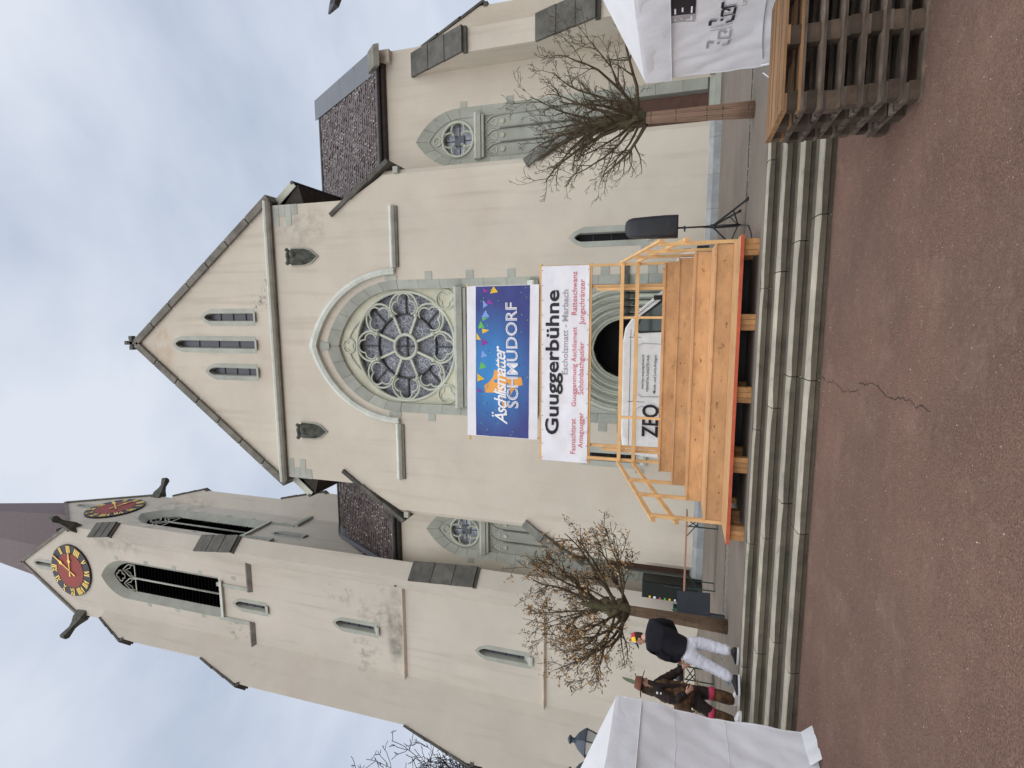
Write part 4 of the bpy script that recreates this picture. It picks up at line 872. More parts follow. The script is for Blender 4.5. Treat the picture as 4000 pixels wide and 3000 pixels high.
for x0_, x1_ in ((1.78, 3.30), (.18, 1.50)):
    O('side_panel', MB().tube([vside(a, b, .0) for a, b in ((x0_+.1, 1.2), (x0_+.03, 1.3), (x0_, 2.05), (x0_+.08, 2.2), (x1_-.08, 2.2), (x1_, 2.05), (x1_-.03, 1.3), (x1_-.1, 1.2))], .012, 5, ring=True), grey_line, van)
FV = lambda a, b: vside(a, b, .014)
text('lettering', 'ZEQ', (.62, 1.57, 1.48, 2.02), ink, van, FV, .02)
text('lettering', 'zemp-equipment', (2.0, 2.98, 1.98, 2.07), ink, van, FV, .004); text('lettering', 'VERANSTALTUNGSTECHNIK', (1.93, 2.98, 1.86, 1.93), ink, van, FV, .008)
text('lettering', 'Musik- und Licht-Anlagen', (1.9, 2.98, 1.64, 1.74), ink, van, FV, .004)
O('windscreen', MB().add([(VX+4.28, VY0+.2, VZ+2.11), (VX+4.82, VY0+.14, VZ+1.48), (VX+4.82, VY1-.14, VZ+1.48), (VX+4.28, VY1-.2, VZ+2.11)], [(0, 1, 2, 3)]), glass_d, van)
O('windscreen_pillar', MB().beam((VX+4.22, VY0+.09, VZ+2.15), (VX+4.82, VY0+.03, VZ+1.45), .05, .06), van_w, van)
for x in (1.05, 4.85):
    for y in (VY0+.11, VY1-.11):
        w = O('wheel', MB().lathe([(0, -.1), (.22, -.1), (.34, -.08), (.34, .08), (.22, .1), (0, .1)], (VX+x, y, VZ+.34), 20, 'Y'), rubber, van); O('rim', MB().lathe([(0, -.115), (.2, -.105), (.2, .105), (0, .115)], (VX+x, y, VZ+.34), 14, 'Y'), zinc, w)
O('bumper', MB().box(VX+5.75, VX+5.92, VY0+.05, VY1-.05, VZ+.4, VZ+.7), rubber, van); O('door_mirror', MB().box(VX+4.5, VX+4.62, VY0-.22, VY0-.02, VZ+1.5, VZ+1.78), rubber, van)
for y in (VY0+.2, VY1-.2): O('headlight', MB().box(VX+5.66, VX+5.86, y-.14, y+.14, VZ+.85, VZ+1.05), zinc, van)
for y in (VY0+.06, VY1-.06): O('tail_light', MB().box(VX-.03, VX+.05, y-.05, y+.05, VZ+.9, VZ+1.5), edge_red, van)
O('rear_door_handle', MB().box(VX-.04, VX, 16.25, 16.4, VZ+1.1, VZ+1.15), rubber, van)

# ------------------------------------------------------------------ tents
def tent(name, x0, x1, y0, y1, ze, zv, peak, label, wall_side, sd):
    cx, cy = (x0+x1)/2, (y0+y1)/2; T = thing(name, label, 'tent', (cx, cy, 0))
    cor = [(x0, y0), (x1, y0), (x1, y1), (x0, y1)]
    for x, y in cor: O('leg', MB().box(x-.02+(.15 if x == x0 else -.15), x+.02+(.15 if x == x0 else -.15), y-.02+(.05 if y == y0 else -.05), y+.02+(.05 if y == y0 else -.05), 0, ze-.02), zinc, T)
    # canopy: four slopes that sag a little
    for q in range(4):
        (ax, ay), (bx, by) = cor[q], cor[(q+1) % 4]; n_ = 10; vs = []
        for j in range(n_+1):
            for i in range(n_+1):
                u, v = i/n_, j/n_; ex, ey = ax+(bx-ax)*u, ay+(by-ay)*u; x = ex+(cx-ex)*v; y = ey+(cy-ey)*v
                z = ze+(peak-ze)*v-.14*sin(pi*min(1, v*1.05))*sin(pi*u)+.02*mnoise.noise((x*2, y*2, sd)); vs.append((x, y, z))
        O('canopy', MB().add(vs, [(j*(n_+1)+i, j*(n_+1)+i+1, (j+1)*(n_+1)+i+1, (j+1)*(n_+1)+i) for j in range(n_) for i in range(n_)]), tarp, T, True)
        nx, nz = 48, 6; vs = []; nxn = V((by-ay, -(bx-ax), 0)).normalized()
        for j in range(nz+1):
            for i in range(nx+1):
                u, v = i/nx, j/nz; p = V((ax+(bx-ax)*u, ay+(by-ay)*u, ze+(zv-ze)*v)); dd = .018+.02*v*(1+mnoise.noise((u*7, v*1.2, sd+q)))+.012*mnoise.noise((u*16, v*2, sd+q+9)); vs.append(p+nxn*dd)
        O('valance', MB().add(vs, [(j*(nx+1)+i, j*(nx+1)+i+1, (j+1)*(nx+1)+i+1, (j+1)*(nx+1)+i) for j in range(nz) for i in range(nx)]), tarp, T, True)
        O('valance_hem', MB().tube([p for p in vs[-nx-1:]], .006, 5), tarp, T, True)
    X = x1 if wall_side > 0 else x0
    def wob(y, z): 
        f = min(1, max(0, (ze-z)/ze))
        return .05*mnoise.noise((y*1.3+z*.9, z*.8-y*.5, sd))+.05*abs(mnoise.noise((y*2.2-z*1.3, z*1.2+y*.7, sd+3)))+.014*mnoise.noise((y*5, z*4.2, sd+8))-.02*(1-abs(2*f-1))
    def WP(y, z, d=0): return V((X+wall_side*(wob(y, z)+d), y, z))
    nx, nz = 90, 60; vs = []
    for j in range(nz+1):
        for i in range(nx+1):
            u, v = i/nx, j/nz; y = y0+.03+(y1-y0-.04)*u; z = ze-.04+(0.02-ze+.04)*v
            if u > .97: y += .02*mnoise.noise((z*3.2, 0, sd))*(1 if v > .2 else 0)
            vs.append(WP(y, z+ (.03*mnoise.noise((y*4, 1, sd)) if j == nz else 0)))
    O('side_wall', MB().add(vs, [(j*(nx+1)+i, j*(nx+1)+i+1, (j+1)*(nx+1)+i+1, (j+1)*(nx+1)+i) for j in range(nz) for i in range(nx)]), tarp, T, True)
    # stiff hem down the free edge
    O('wall_hem', MB().tube([WP(y1-.01+.012*mnoise.noise((z*5, 2, sd)), z, .004) for z in [ze-.1-(ze-.12)*i/40 for i in range(41)]], .009, 6), tarp, T, True)
    # the far end wall, its inside hidden
    mb = MB(); vs = []
    for j in range(13):
        for i in range(31): u, v = i/30, j/12; x = x0+.03+(x1-x0-.06)*u; z = ze-.04+(.02-ze+.04)*v; vs.append((x, y0+.02*mnoise.noise((x*2, z*2, sd+5)), z))
    O('end_wall', mb.add(vs, [(j*31+i, j*31+i+1, (j+1)*31+i+1, (j+1)*31+i) for j in range(12) for i in range(30)]), tarp, T, True)
    return T, WP
TL, WL = tent('gazebo_tent', -8.25, -5.25, 3.82, 6.83, 2.40, 2.05, 3.3, 'plain white gazebo tent with a blank creased side wall beside the two people', 1, 3.)
for z in (1.62, 1.0): O('wall_crease', MB().tube([WL(3.9+2.9*i/50, z+.03*mnoise.noise((i*.2, z, 3)), .003) for i in range(51)], .004, 4), tarp, TL, True)
O('wall_skirt', MB().add([WL(6.83-.02-(.5*i/8), .12-.12*j+.02*mnoise.noise((i, j, 1)), .02+.10*j+.04*mnoise.noise((i*.7, j*2, 5))) for j in (0, 1) for i in range(9)], [(i, i+1, 9+i+1, 9+i) for i in range(8)]), tarp, TL, True)
TR, WR = tent('gazebo_tent', 2.92, 5.92, 4.42, 7.42, 2.26, 1.93, 3.25, 'white gazebo tent printed with grey and black zelt lettering, behind the pallet stack', -1, 17.)
def strokes(name, segs, y0, z0, w, h, th, m):
    """segmented logo letter on the tent wall: coordinates 0..1 across and up"""
    mb = MB()
    for a, b, c, d in segs:
        p = V((a, b)); q = V((c, d)); k = 4; L_ = V(((q.x-p.x)*w, (q.y-p.y)*h)); nn_ = V((-L_.y, L_.x)).normalized()*th/2
        for i in range(k):
            A = p+(q-p)*(i/k); B = p+(q-p)*((i+1)/k)
            def W2(P, s): return WR(y0-P.x*w-s*nn_.x*1, z0+P.y*h+s*nn_.y*1, .016)
            mb.add([W2(A, -1), W2(B, -1), W2(B, 1), W2(A, 1)], [(0, 1, 2, 3)])
    return O(name, mb, m, TR)
Zs = [(0, 1, .85, 1), (.85, 1, .62, .72), (.45, .5, .75, .5), (.1, .30, .1, 0), (.1, 0, .95, 0)]
Es = [(.95, .62, .62, .36), (0, .95, .95, .95), (.95, .95, .95, .62), (0, .95, 0, 0), (0, 0, 1, 0)]
zr = lambda y: 1.33
strokes('printed_letter', Zs, 6.70, 1.335, .15, .215, .026, ink_grey); strokes('printed_letter', Es, 6.52, 1.335, .13, .12, .022, ink_grey)
strokes('printed_letter', [(.5, 0, .5, 1)], 6.38, 1.33, .06, .21, .012, ink_grey); strokes('printed_letter', [(.5, 0, .5, 1), (.3, .5, .7, .5)], 6.31, 1.33, .07, .21, .014, ink_grey)
strokes('printed_letter', Zs, 6.235, 1.335, .15, .215, .030, ink); strokes('printed_letter', Es, 6.06, 1.335, .13, .12, .026, ink)
strokes('printed_letter', [(0, 0, 0, 1), (0, 1, .9, 1)], 5.91, 1.335, .10, .12, .026, ink); strokes('printed_letter', Es, 5.77, 1.335, .12, .12, .026, ink)
strokes('printed_letter', [(0, 0, 0, 1), (0, 1, .9, 1)], 5.60, 1.335, .10, .12, .026, ink)
text('lettering', 'UNSER ZELT', (0, .62, 0, .045), ink_grey, TR, lambda a, b: WR(5.93-a, 1.235+b, .016), .006)
def wpatch(name, ys, zs, m, d, n=10):
    y0, y1 = ys; z0, z1 = zs; vs = [WR(y0+(y1-y0)*i/n, z0+(z1-z0)*j/n, d) for j in range(n+1) for i in range(n+1)]
    return O(name, MB().add(vs, [(j*(n+1)+i, j*(n+1)+i+1, (j+1)*(n+1)+i+1, (j+1)*(n+1)+i) for j in range(n) for i in range(n)]), m, TR, True)
wpatch('emblem_ground', (6.10, 5.92), (1.70, 1.95), tarp_in, .012); wpatch('emblem_ground', (5.92, 5.55), (1.70, 1.95), ink, .012)
strokes('printed_letter', [(.1, .9, .5, .9), (.3, .55, .6, .55), (.1, .0, .1, .3), (.1, 0, .9, 0)], 6.06, 1.735, .12, .17, .016, white_p); strokes('printed_letter', [(.1, .9, .9, .9), (.3, .5, .9, .5), (.1, 0, .9, 0)], 5.90, 1.735, .14, .17, .016, white_p)
O('tie_cord', MB().tube([WR(7.33, .92, .02), WR(7.28, .78, .03), V((2.83, 7.38, .74)), V((2.80, 7.46, .80)), V((2.86, 7.44, .88))], .008, 6), white_p, TR, True)
O('zip_line', MB().tube([WR(5.3+1.85*i/20, .98-.16*(i/20)**2+.10, .012) for i in range(21)], .006, 5), ink_grey, TR)

# ------------------------------------------------------------------ pallets
def pallet(base_new, loc, rz, label, seed, group='pallets in the stack'):
    T = thing('pallet', label, 'pallet', (0, 0, 0), group); r = random.Random(seed)
    mb_ = lambda: (pal_n if base_new else pal_g)
    # 1.2 (x) by 0.8 (y); deck boards run along x
    for i, (yy, w) in enumerate(((-.3275, .145), (-.175, .10), (0, .145), (.175, .10), (.3275, .145))):
        j = r.uniform(-.006, .006); O('deck_board', MB().box(-.6+r.uniform(-.008, .008), .6+r.uniform(-.008, .008), yy-w/2+j, yy+w/2+j, .122, .144), mb_(), T)
    for x in (-.5275, 0, .5275): O('cross_board', MB().box(x-.0725, x+.0725, -.4+r.uniform(-.006, .006), .4, .1, .1215), mb_(), T)
    for x in (-.5275, 0, .5275):
        for yy, w in ((-.35, .10), (0, .145), (.35, .10)):
            dx = r.uniform(-.012, .012); dy = r.uniform(-.006, .006)
            O('block', MB().box(x-.0725+dx, x+.0725+dx, yy-w/2+dy, yy+w/2+dy, .0225, .0995), pal_b, T)
    for yy, w in ((-.35, .10), (0, .145), (.35, .10)): O('bottom_board', MB().box(-.6, .6, yy-w/2, yy+w/2, 0, .022), mb_(), T)
    T.location = loc; T.rotation_euler = (0, 0, rz); return T
names = ['grey wooden pallet at the very bottom of the stack on the red asphalt', 'worn grey pallet second from the ground in the stack', 'worn grey pallet third from the ground in the stack', 'brown pallet in the middle of the stack', 'worn grey pallet third from the top of the stack',
         'dark brown pallet directly below the top pallet of the stack', 'newer golden brown pallet lying on top of the stack']
rp = random.Random(14)
for i, nm in enumerate(names):
    pallet(i == 6, (1.63+.6+rp.uniform(-.014, .014), 5.15+.4+rp.uniform(-.02, .02), .144*i+.001), radians(1.5)+rp.uniform(-.008, .008), nm, 30+i)

# ------------------------------------------------------------------ loudspeaker on its tripod
SPX, SPY = 1.66, 11.35
sp = thing('speaker_stand', 'black tripod stand holding up the wrapped loudspeaker', 'stand', (SPX, SPY, .6))
O('pole', MB().tube([(SPX, SPY, .66), (SPX, SPY, 1.25)], .026, 10).tube([(SPX, SPY, 1.25), (SPX, SPY, 1.90)], .018, 10), metal_d, sp, True)
O('collar', MB().tube([(SPX, SPY, 1.12), (SPX, SPY, 1.20)], .042, 10), metal_d, sp); O('clamp', MB().tube([(SPX, SPY, 1.66), (SPX, SPY, 1.70)], .034, 10), metal_d, sp); O('knob', MB().lathe([(0, 0), (.03, 0), (.03, .03), (0, .03)], (SPX-.05, SPY-.02, 1.66), 8), metal_d, sp)
for dx, dy in ((.35, -.62), (-.55, .05), (.35, .55)):
    lg = O('leg', MB().beam((SPX, SPY, 1.17), (SPX+dx, SPY+dy, .63), .022, .034), metal_d, sp); O('rubber_foot', MB().tube([(SPX+dx*.97, SPY+dy*.97, .645), (SPX+dx*1.05, SPY+dy*1.05, .61)], .026, 8), rubber, lg)
    O('brace', MB().beam((SPX, SPY, .70), (SPX+dx*.62, SPY+dy*.62, .83), .012, .022), metal_d, sp)
mb = MB(); rings = []
prof = [(1.80, .215, .19), (1.83, .218, .195), (2.05, .215, .19), (2.3, .212, .19), (2.55, .20, .185), (2.68, .19, .18), (2.76, .165, .16), (2.81, .12, .12), (2.83, .06, .06)]
for z, a, b in prof:
    rings.append([(SPX+.03+(a+.012*mnoise.noise((i*.9, z*4, 3)))*math.copysign(abs(cos(i*pi/14))**.45, cos(i*pi/14)), SPY+(b+.012*mnoise.noise((i*1.1, z*5, 7)))*math.copysign(abs(sin(i*pi/14))**.45, sin(i*pi/14)), z+(.012*mnoise.noise((i, 0, 1)) if z < 1.82 else 0)) for i in range(28)])
tag(O('speaker', mb.loft(rings), black_c, None, True, loc=(SPX, SPY, 1.8)), 'loudspeaker wrapped in a black rain cover on top of the tripod stand', 'speaker')
tag(O('cable', MB().tube([(SPX, SPY-.03, 1.5), (SPX-.04, SPY-.04, 1.1), (SPX-.03, SPY-.03, .75), (SPX-.06, SPY-.4, .66), (SPX-.15, SPY-.9, .615), (SPX-.35, SPY-1.3, .612), (SPX-.6, SPY-1.6, .612)], .011, 6), rubber, None, True, loc=(SPX, SPY, .6)), 'black cable running down from the speaker stand to the terrace', 'cable')

# ------------------------------------------------------------------ trees
def branch(mb, tips, p, d, ln, r, lvl, rg, up=.10, n=5, sides=5, wob=.16, rmin=.0035):
    pts = [V(p)]; d = V(d).normalized(); rad = [r]
    for i in range(n):
        d = (d+V((rg.gauss(0, wob), rg.gauss(0, wob), rg.gauss(0, wob)+up))).normalized(); pts.append(pts[-1]+d*(ln/n)); rad.append(max(rmin, r*(1-.78*(i+1)/n)))
    mb.tube(pts, rad, sides, cap=False)
    if lvl <= 0: tips.append(pts[-1]); return
    cnt = {3: 10, 2: 5, 1: 2}[lvl]
    for q in range(cnt):
        t = rg.uniform(.22, 1.0); i = min(n-1, int(t*n)); f = t*n-i; b = pts[i].lerp(pts[i+1], f); ax = (pts[i+1]-pts[i]).normalized()
        s = ax.cross(V((rg.gauss(0, 1), rg.gauss(0, 1), rg.gauss(0, 1)))).normalized()
        branch(mb, tips, b, ax*.75+s*.8, ln*rg.uniform(.22, .42), max(rmin, rad[i]*.55), lvl-1, rg, up, max(3, n-1), 3 if lvl < 3 else 4, wob, rmin)
def pollard(x, y, fork, H, Wd, label, seed, wrap_col, seeds, lean=(0, 0)):
    rg = random.Random(seed); T = thing('tree', label, 'tree', (x, y, .6)); fx, fy = x+lean[0], y+lean[1]
    mbt = MB(); n = 12; pts = [(x+lean[0]*i/n, y+lean[1]*i/n, .58+(fork-.58)*i/n) for i in range(n+1)]
    mbt.tube(pts, [.122-.045*(i/n)+.008*rg.random() for i in range(n+1)], 14); O('trunk', mbt, wrap_col, T, True)
    for f in (.06, .28, .42, .70, .93):
        p = V((x+lean[0]*f, y+lean[1]*f, .6+(fork-.6)*f)); R = .126-.045*f+.008; O('binding_wire', MB().tube([(p.x+R*cos(a*pi/8), p.y+R*sin(a*pi/8), p.z+.01*rg.random()) for a in range(16)], .009, 5, ring=True), bark, T)
    # reed strips that wrap the trunk
    for i in range(26):
        a = i*2*pi/26+rg.random()*.1; q = [(x+lean[0]*f+(.126-.045*f+.004*rg.random())*cos(a), y+lean[1]*f+(.126-.045*f)*sin(a), .62+(fork-.62)*f) for f in (0, .2, .4, .6, .8, .98)]
        O('reed_strip', MB().tube(q, .011+.006*rg.random(), 5), wrap_col, T, True)
    mk = MB(); mk.tube([(fx, fy, fork-.06), (fx+.01, fy, fork+.1), (fx, fy+.01, fork+.35), (fx-.01, fy, fork+.7), (fx, fy, fork+1.0)], [.09, .14, .12, .08, .04], 10); O('stem', mk, bark, T, True)
    mb = MB(); tips = []
    for i in range(22):
        az = i*2.399+rg.uniform(-.3, .3); el = radians(rg.choice([8, 16, 25, 35, 48, 60, 72, 82])+rg.uniform(-6, 6)); zb = fork+rg.uniform(-.04, .3)+.3*(el > 1)
        d = V((cos(az)*cos(el), sin(az)*cos(el), sin(el))); ce, se = cos(el), sin(el); L_ = 1/sqrt((ce/Wd)**2+(se/(H))**2)*rg.uniform(.75, .97)
        branch(mb, tips, (fx+.12*d.x, fy+.12*d.y, zb), d, L_, rg.uniform(.024, .044), 3, rg, .015+.05*(el < .6), 8, 6, .12, .0048 if seeds else .0036)
    O('branches', mb, twig if not seeds else mat('twig_bark_dark', (.072, .053, .032), .9, 6, .35, .2, 40), T)
    for i in range(7):
        a = rg.random()*6.3; p = V((fx+.12*cos(a), fy+.12*sin(a), fork+rg.uniform(0, .5))); O('moss_knob', MB().lathe([(0, -.1), (.08, -.06), (.1, 0), (.07, .07), (0, .1)], p, 8), bark, T, True)
    if seeds:
        ms = MB()
        for t in tips:
            if rg.random() < .5:
                for q in range(rg.choice([2, 3, 5])):
                    c = t+V((rg.gauss(0, .05), rg.gauss(0, .05), rg.gauss(0, .05)-.03)); s_ = rg.uniform(.014, .032); u = V((rg.gauss(0, 1), rg.gauss(0, 1), rg.gauss(0, 1))).normalized(); w = u.cross(V((.3, .5, .8))).normalized()
                    ms.add([c-u*s_*1.5, c+w*s_*.7, c+u*s_*1.5, c-w*s_*.7], [(0, 1, 2, 3)])
        tag(O('dry_seeds', ms, seed_m, T), kind='stuff')
    return T
wrapL = mat('reed_wrap_brown', (.19, .125, .085), .95, 3, .4, .6, 30, stretch=(6, 6, .6), stain=[((.06, .045, .03), 3, .5, .7, .7), ((.26, .21, .12), 2, .55, .7, .5)])
wrapR = mat('reed_wrap_orange', (.31, .205, .145), .95, 3, .22, .5, 30, stretch=(7, 7, .7), stain=[((.22, .12, .08), 3, .5, .7, .6)])
pollard(-6.16, 10.6, 2.52, 2.0, 1.95, 'pollarded tree with brown dry seeds and a dark wrapped trunk beside the info panel', 5, wrapL, True, (.03, 0))
pollard(3.47, 10.54, 2.46, 1.95, 1.85, 'bare pollarded tree with an orange brown wrapped trunk near the right tent', 12, wrapR, False, (.05, 0))
def bigtree(x, y, H, label, seed):
    rg = random.Random(seed); T = thing('tree', label, 'tree', (x, y, .6)); mb = MB().tube([(x, y, .5), (x+.3, y, H*.2), (x+.1, y, H*.42)], [.7, .5, .38], 10); O('trunk', mb, far_bark, T, True)
    mb = MB(); tips = []
    for i in range(34):
        az = i*2.399; el = radians(rg.uniform(25, 80)); d = V((cos(az)*cos(el), sin(az)*cos(el), sin(el))); branch(mb, tips, (x+.1, y, H*rg.uniform(.16, .42)), d, H*rg.uniform(.45, .62), rg.uniform(.14, .26), 3, rg, .03, 8, 4, .17, .03)
    O('branches', mb, far_bark, T)
bigtree(-45.5, 42, 29.5, 'tall bare dark tree rising behind the church tower', 41)

# ------------------------------------------------------------------ beer tables, sign, fridge, crates, bottles
def beer_table(x0, x1, y, zt, dpt, label, cat='table', name='beer_table', top=table_m):
    T = thing(name, label, cat, ((x0+x1)/2, y, .6)); O('top', MB().box(x0, x1, y-dpt/2, y+dpt/2, zt-.03, zt), top, T)
    for x in (x0+.28, x1-.28):
        lg = O('leg_frame', MB().tube([(x, y-dpt*.42, zt-.03), (x, y-dpt*.42, .62), (x, y+dpt*.42, .62), (x, y+dpt*.42, zt-.03)], .016, 6), green_m, T)
        z0 = zt-.28 if zt > 1.2 else zt-.15
        O('cross_brace', MB().beam((x, y-dpt*.42, z0), (x, y+dpt*.42, zt-.06), .014, .02).beam((x, y+dpt*.42, z0), (x, y-dpt*.42, zt-.06), .014, .02).beam((x, y-dpt*.42, z0), (x, y+dpt*.42, z0), .014, .02), green_m, T)
        s = 1 if x < (x0+x1)/2 else -1; O('strut', MB().beam((x, y, z0), (x+s*.35, y, zt-.03), .014, .02), green_m, T)
    return T
beer_table(-7.25, -5.05, 13.75, 1.36, .5, 'folding beer table with a reddish board top left of the stage')
beer_table(-10.35, -8.6, 12.9, 1.32, .6, 'folding beer table with drinks on it between the two people', top=pal_n)
beer_table(-10.3, -8.6, 12.2, 1.03, .26, 'low wooden beer bench in front of the drinks table', 'bench', 'beer_bench', top=pal_n)
gl_b = flat('bottle_glass', (.05, .06, .055), .15, spec=.6); gl_w = flat('clear_plastic', (.40, .46, .52), .2); blue_p = flat('blue_label', (.03, .06, .35), .4)
def bottle(x, y, z, h, m, label, cap=None, lab=None, group=None):
    b = tag(O('bottle', MB().lathe([(0, 0), (.036, 0), (.038, h*.08), (.038, h*.55), (.03, h*.66), (.014, h*.8), (.014, h*.97), (0, h*.97)], (x, y, z), 10), m, None, True, loc=(x, y, z)), label, 'bottle', group)
    O('cap', MB().lathe([(0, h*.95), (.017, h*.95), (.017, h), (0, h)], (x, y, z), 8), cap or rubber, b); O('paper_label', MB().lathe([(.0385, h*.2), (.0392, h*.2), (.0392, h*.48), (.0385, h*.48)], (x, y, z), 10), lab or white_p, b)
bottle(-9.42, 12.78, 1.321, .36, gl_w, 'clear water bottle with blue label on the drinks table beside the hatted person', blue_p, blue_p)
for i, x in enumerate((-9.18, -9.27, -9.08)): bottle(x, 12.8+.05*i, 1.321, .28, gl_b, ['dark glass bottle in the middle of the drinks table, white label', 'dark glass bottle on the drinks table next to the clear water bottle', 'dark glass bottle on the drinks table nearest the black bowl'][i], None, white_p, 'dark bottles on the drinks table')
tag(O('pan', MB().lathe([(0, .02), (.17, .02), (.20, .10), (.21, .16), (.19, .16), (.17, .07), (0, .05)], (-8.82, 12.75, 1.30), 16), black_c, None, True, loc=(-8.82, 12.75, 1.3)), 'round black bowl on the drinks table close to the standing man', 'bowl')
pn = thing('info_panel', 'dark grey metal information panel on a slanted post by the left tree', 'sign', (-6.25, 11.2, .6))
panel_m = mat('panel_grey', (.042, .05, .062), .5, 2, .15, .1, 30)
O('panel', MB().hexa([(-6.30, 11.08, .90), (-5.86, 11.22, .90), (-5.84, 11.25, .90), (-6.29, 11.11, .90), (-6.34, 11.06, 1.55), (-5.90, 11.2, 1.57), (-5.88, 11.23, 1.57), (-6.33, 11.09, 1.55)]), panel_m, pn)
O('post', MB().box(-6.31, -6.24, 11.10, 11.18, .6, 1.3), panel_m, pn); O('bolt', MB().lathe([(0, 0), (.012, 0), (.012, .01), (0, .01)], (-6.2, 11.07, .97), 6, 'Y'), zinc, pn)
fr = thing('fridge', 'tall black drinks fridge standing in the recess left of the church front', 'fridge', (-9.9, 18.7, .6))
fm = flat('fridge_black', (.014, .016, .016), .35)
O('cabinet', MB().box(-10.05, -9.42, 18.4, 19.0, .62, 2.62), fm, fr); O('door', MB().box(-10.03, -9.44, 18.37, 18.397, .75, 2.58), flat('fridge_door', (.016, .02, .018), .6, spec=.15), fr); O('handle', MB().box(-9.5, -9.475, 18.34, 18.368, 1.3, 1.9), metal_d, fr); O('plinth', MB().box(-10.0, -9.47, 18.45, 18.95, .6, .62), rubber, fr)
rc = random.Random(2)
for i in range(9): O('sticker', MB().box(-10.03+.01, -10.03+.05+.04*rc.random(), 18.362, 18.368, .95+i*.17, 1.0+i*.17+.03*rc.random()), [cols['y'], cols['g'], ink_red, white_p][i % 4], fr)
cr_m = flat('crate_green', (.02, .06, .035), .5)
for i in range(3):
    k = thing('bottle_crate', ['green bottle crate at the bottom of the pile beside the black fridge', 'green bottle crate in the middle of the pile beside the black fridge', 'green bottle crate on top of the pile beside the black fridge'][i], 'crate', (-10.3, 18.3, .6+.33*i), 'green bottle crates'); z = .602+.33*i
    for b in ((-10.52, -10.13, 18.1, 18.12), (-10.52, -10.13, 18.38, 18.4), (-10.52, -10.50, 18.121, 18.379), (-10.15, -10.13, 18.121, 18.379)): O('side', MB().box(*b, z, z+.28), cr_m, k)
    O('bottom', MB().box(-10.5, -10.15, 18.12, 18.38, z, z+.02), cr_m, k)
    for q in range(5): O('bottle_neck', MB().tube([(-10.46+.07*q, 18.2, z+.05), (-10.46+.07*q, 18.2, z+.32)], .02, 6), gl_b if q % 2 else gl_w, k)
# things pushed under the stage
gb = thing('grey_box', 'grey plastic box pushed under the left end of the stage', 'box', (-3.3, 10.6, .6)); O('body', MB().box(-3.55, -3.1, 10.45, 10.8, .605, .80), panel_m, gb); O('lid', MB().box(-3.57, -3.08, 10.43, 10.82, .80, .825), zinc, gb)

# ------------------------------------------------------------------ old fashioned street lamp with two lanterns
lamp = thing('street_lamp', 'old fashioned street lamp with two dark blue lanterns behind the left tent', 'street lamp', (-10.6, 11.3, .6))
lm = mat('lamp_paint', (.035, .05, .075), .4, 4, .2, .1, 30, spec=.5); lg = flat('lamp_glass', (.50, .51, .48), .2)
O('post', MB().lathe([(.11, .6), (.11, 1.1), (.07, 1.25), (.05, 2.6), (.06, 2.7), (.04, 2.8), (.03, 3.2)], (-10.6, 11.3, 0), 10), lm, lamp, True)
for x in (-10.02, -10.86):
    O('arm', MB().tube([(-10.6, 11.3, 2.5), (-10.6+(x+10.6)*.5, 11.3, 2.72), (x, 11.3, 2.86), (x, 11.3, 3.0)], .024, 8), lm, lamp, True)
    def hexr(r, z): return [(x+r*cos(i*pi/3+.3), 11.3+r*sin(i*pi/3+.3), z) for i in range(6)]
    ln_ = O('lantern', MB().loft([hexr(.34, 3.46), hexr(.30, 3.52), hexr(.20, 3.64), hexr(.09, 3.72), hexr(.06, 3.74), hexr(.06, 3.80), hexr(.10, 3.83), hexr(.10, 3.86), hexr(.03, 3.90)]), lm, lamp)
    O('lantern_glass', MB().loft([hexr(.185, 3.04), hexr(.30, 3.45)], cap=False), lg, ln_)
    for a, b in zip(hexr(.19, 3.03), hexr(.315, 3.46)): O('glazing_bar', MB().beam(a, b, .025, .025), lm, ln_)
    O('base', MB().loft([hexr(.12, 2.97), hexr(.21, 3.0), hexr(.21, 3.05)]), lm, ln_); O('bulb', MB().lathe([(0, 3.08), (.05, 3.1), (.06, 3.2), (.03, 3.32), (0, 3.32)], (x, 11.3, 0), 8), white_p, ln_)

# ------------------------------------------------------------------ tall street light whose head just reaches into the view
sl_ = thing('street_light', 'tip of a dark street light head at the very right edge high beside the buttress', 'street light', (8.9, 12.4, .6))
O('mast', MB().lathe([(.09, .6), (.08, 3), (.05, 9.3), (0, 9.32)], (8.9, 12.4, 0), 10), metal_d, sl_, True); O('arm', MB().tube([(8.9, 12.4, 9.2), (8.7, 12.35, 9.55), (8.0, 12.15, 9.72)], .03, 8), metal_d, sl_, True)
O('lamp_head', MB().loft([[(8.2+.0*a, 12.2+.12*a, 9.66+.12*b) for a, b in ((-1, -1), (1, -1), (1, 1), (-1, 1))], [(7.36, 12.05+.09*a, 9.90+.07*b) for a, b in ((-1, -1), (1, -1), (1, 1), (-1, 1))]]), metal_d, sl_)
O('lamp_tip', MB().loft([[(7.36, 12.05+.09*a, 9.90+.07*b) for a, b in ((-1, -1), (1, -1), (1, 1), (-1, 1))], [(7.17, 12.0+.02*a, 10.02+.015*b) for a, b in ((-1, -1), (1, -1), (1, 1), (-1, 1))]]), zinc, sl_)

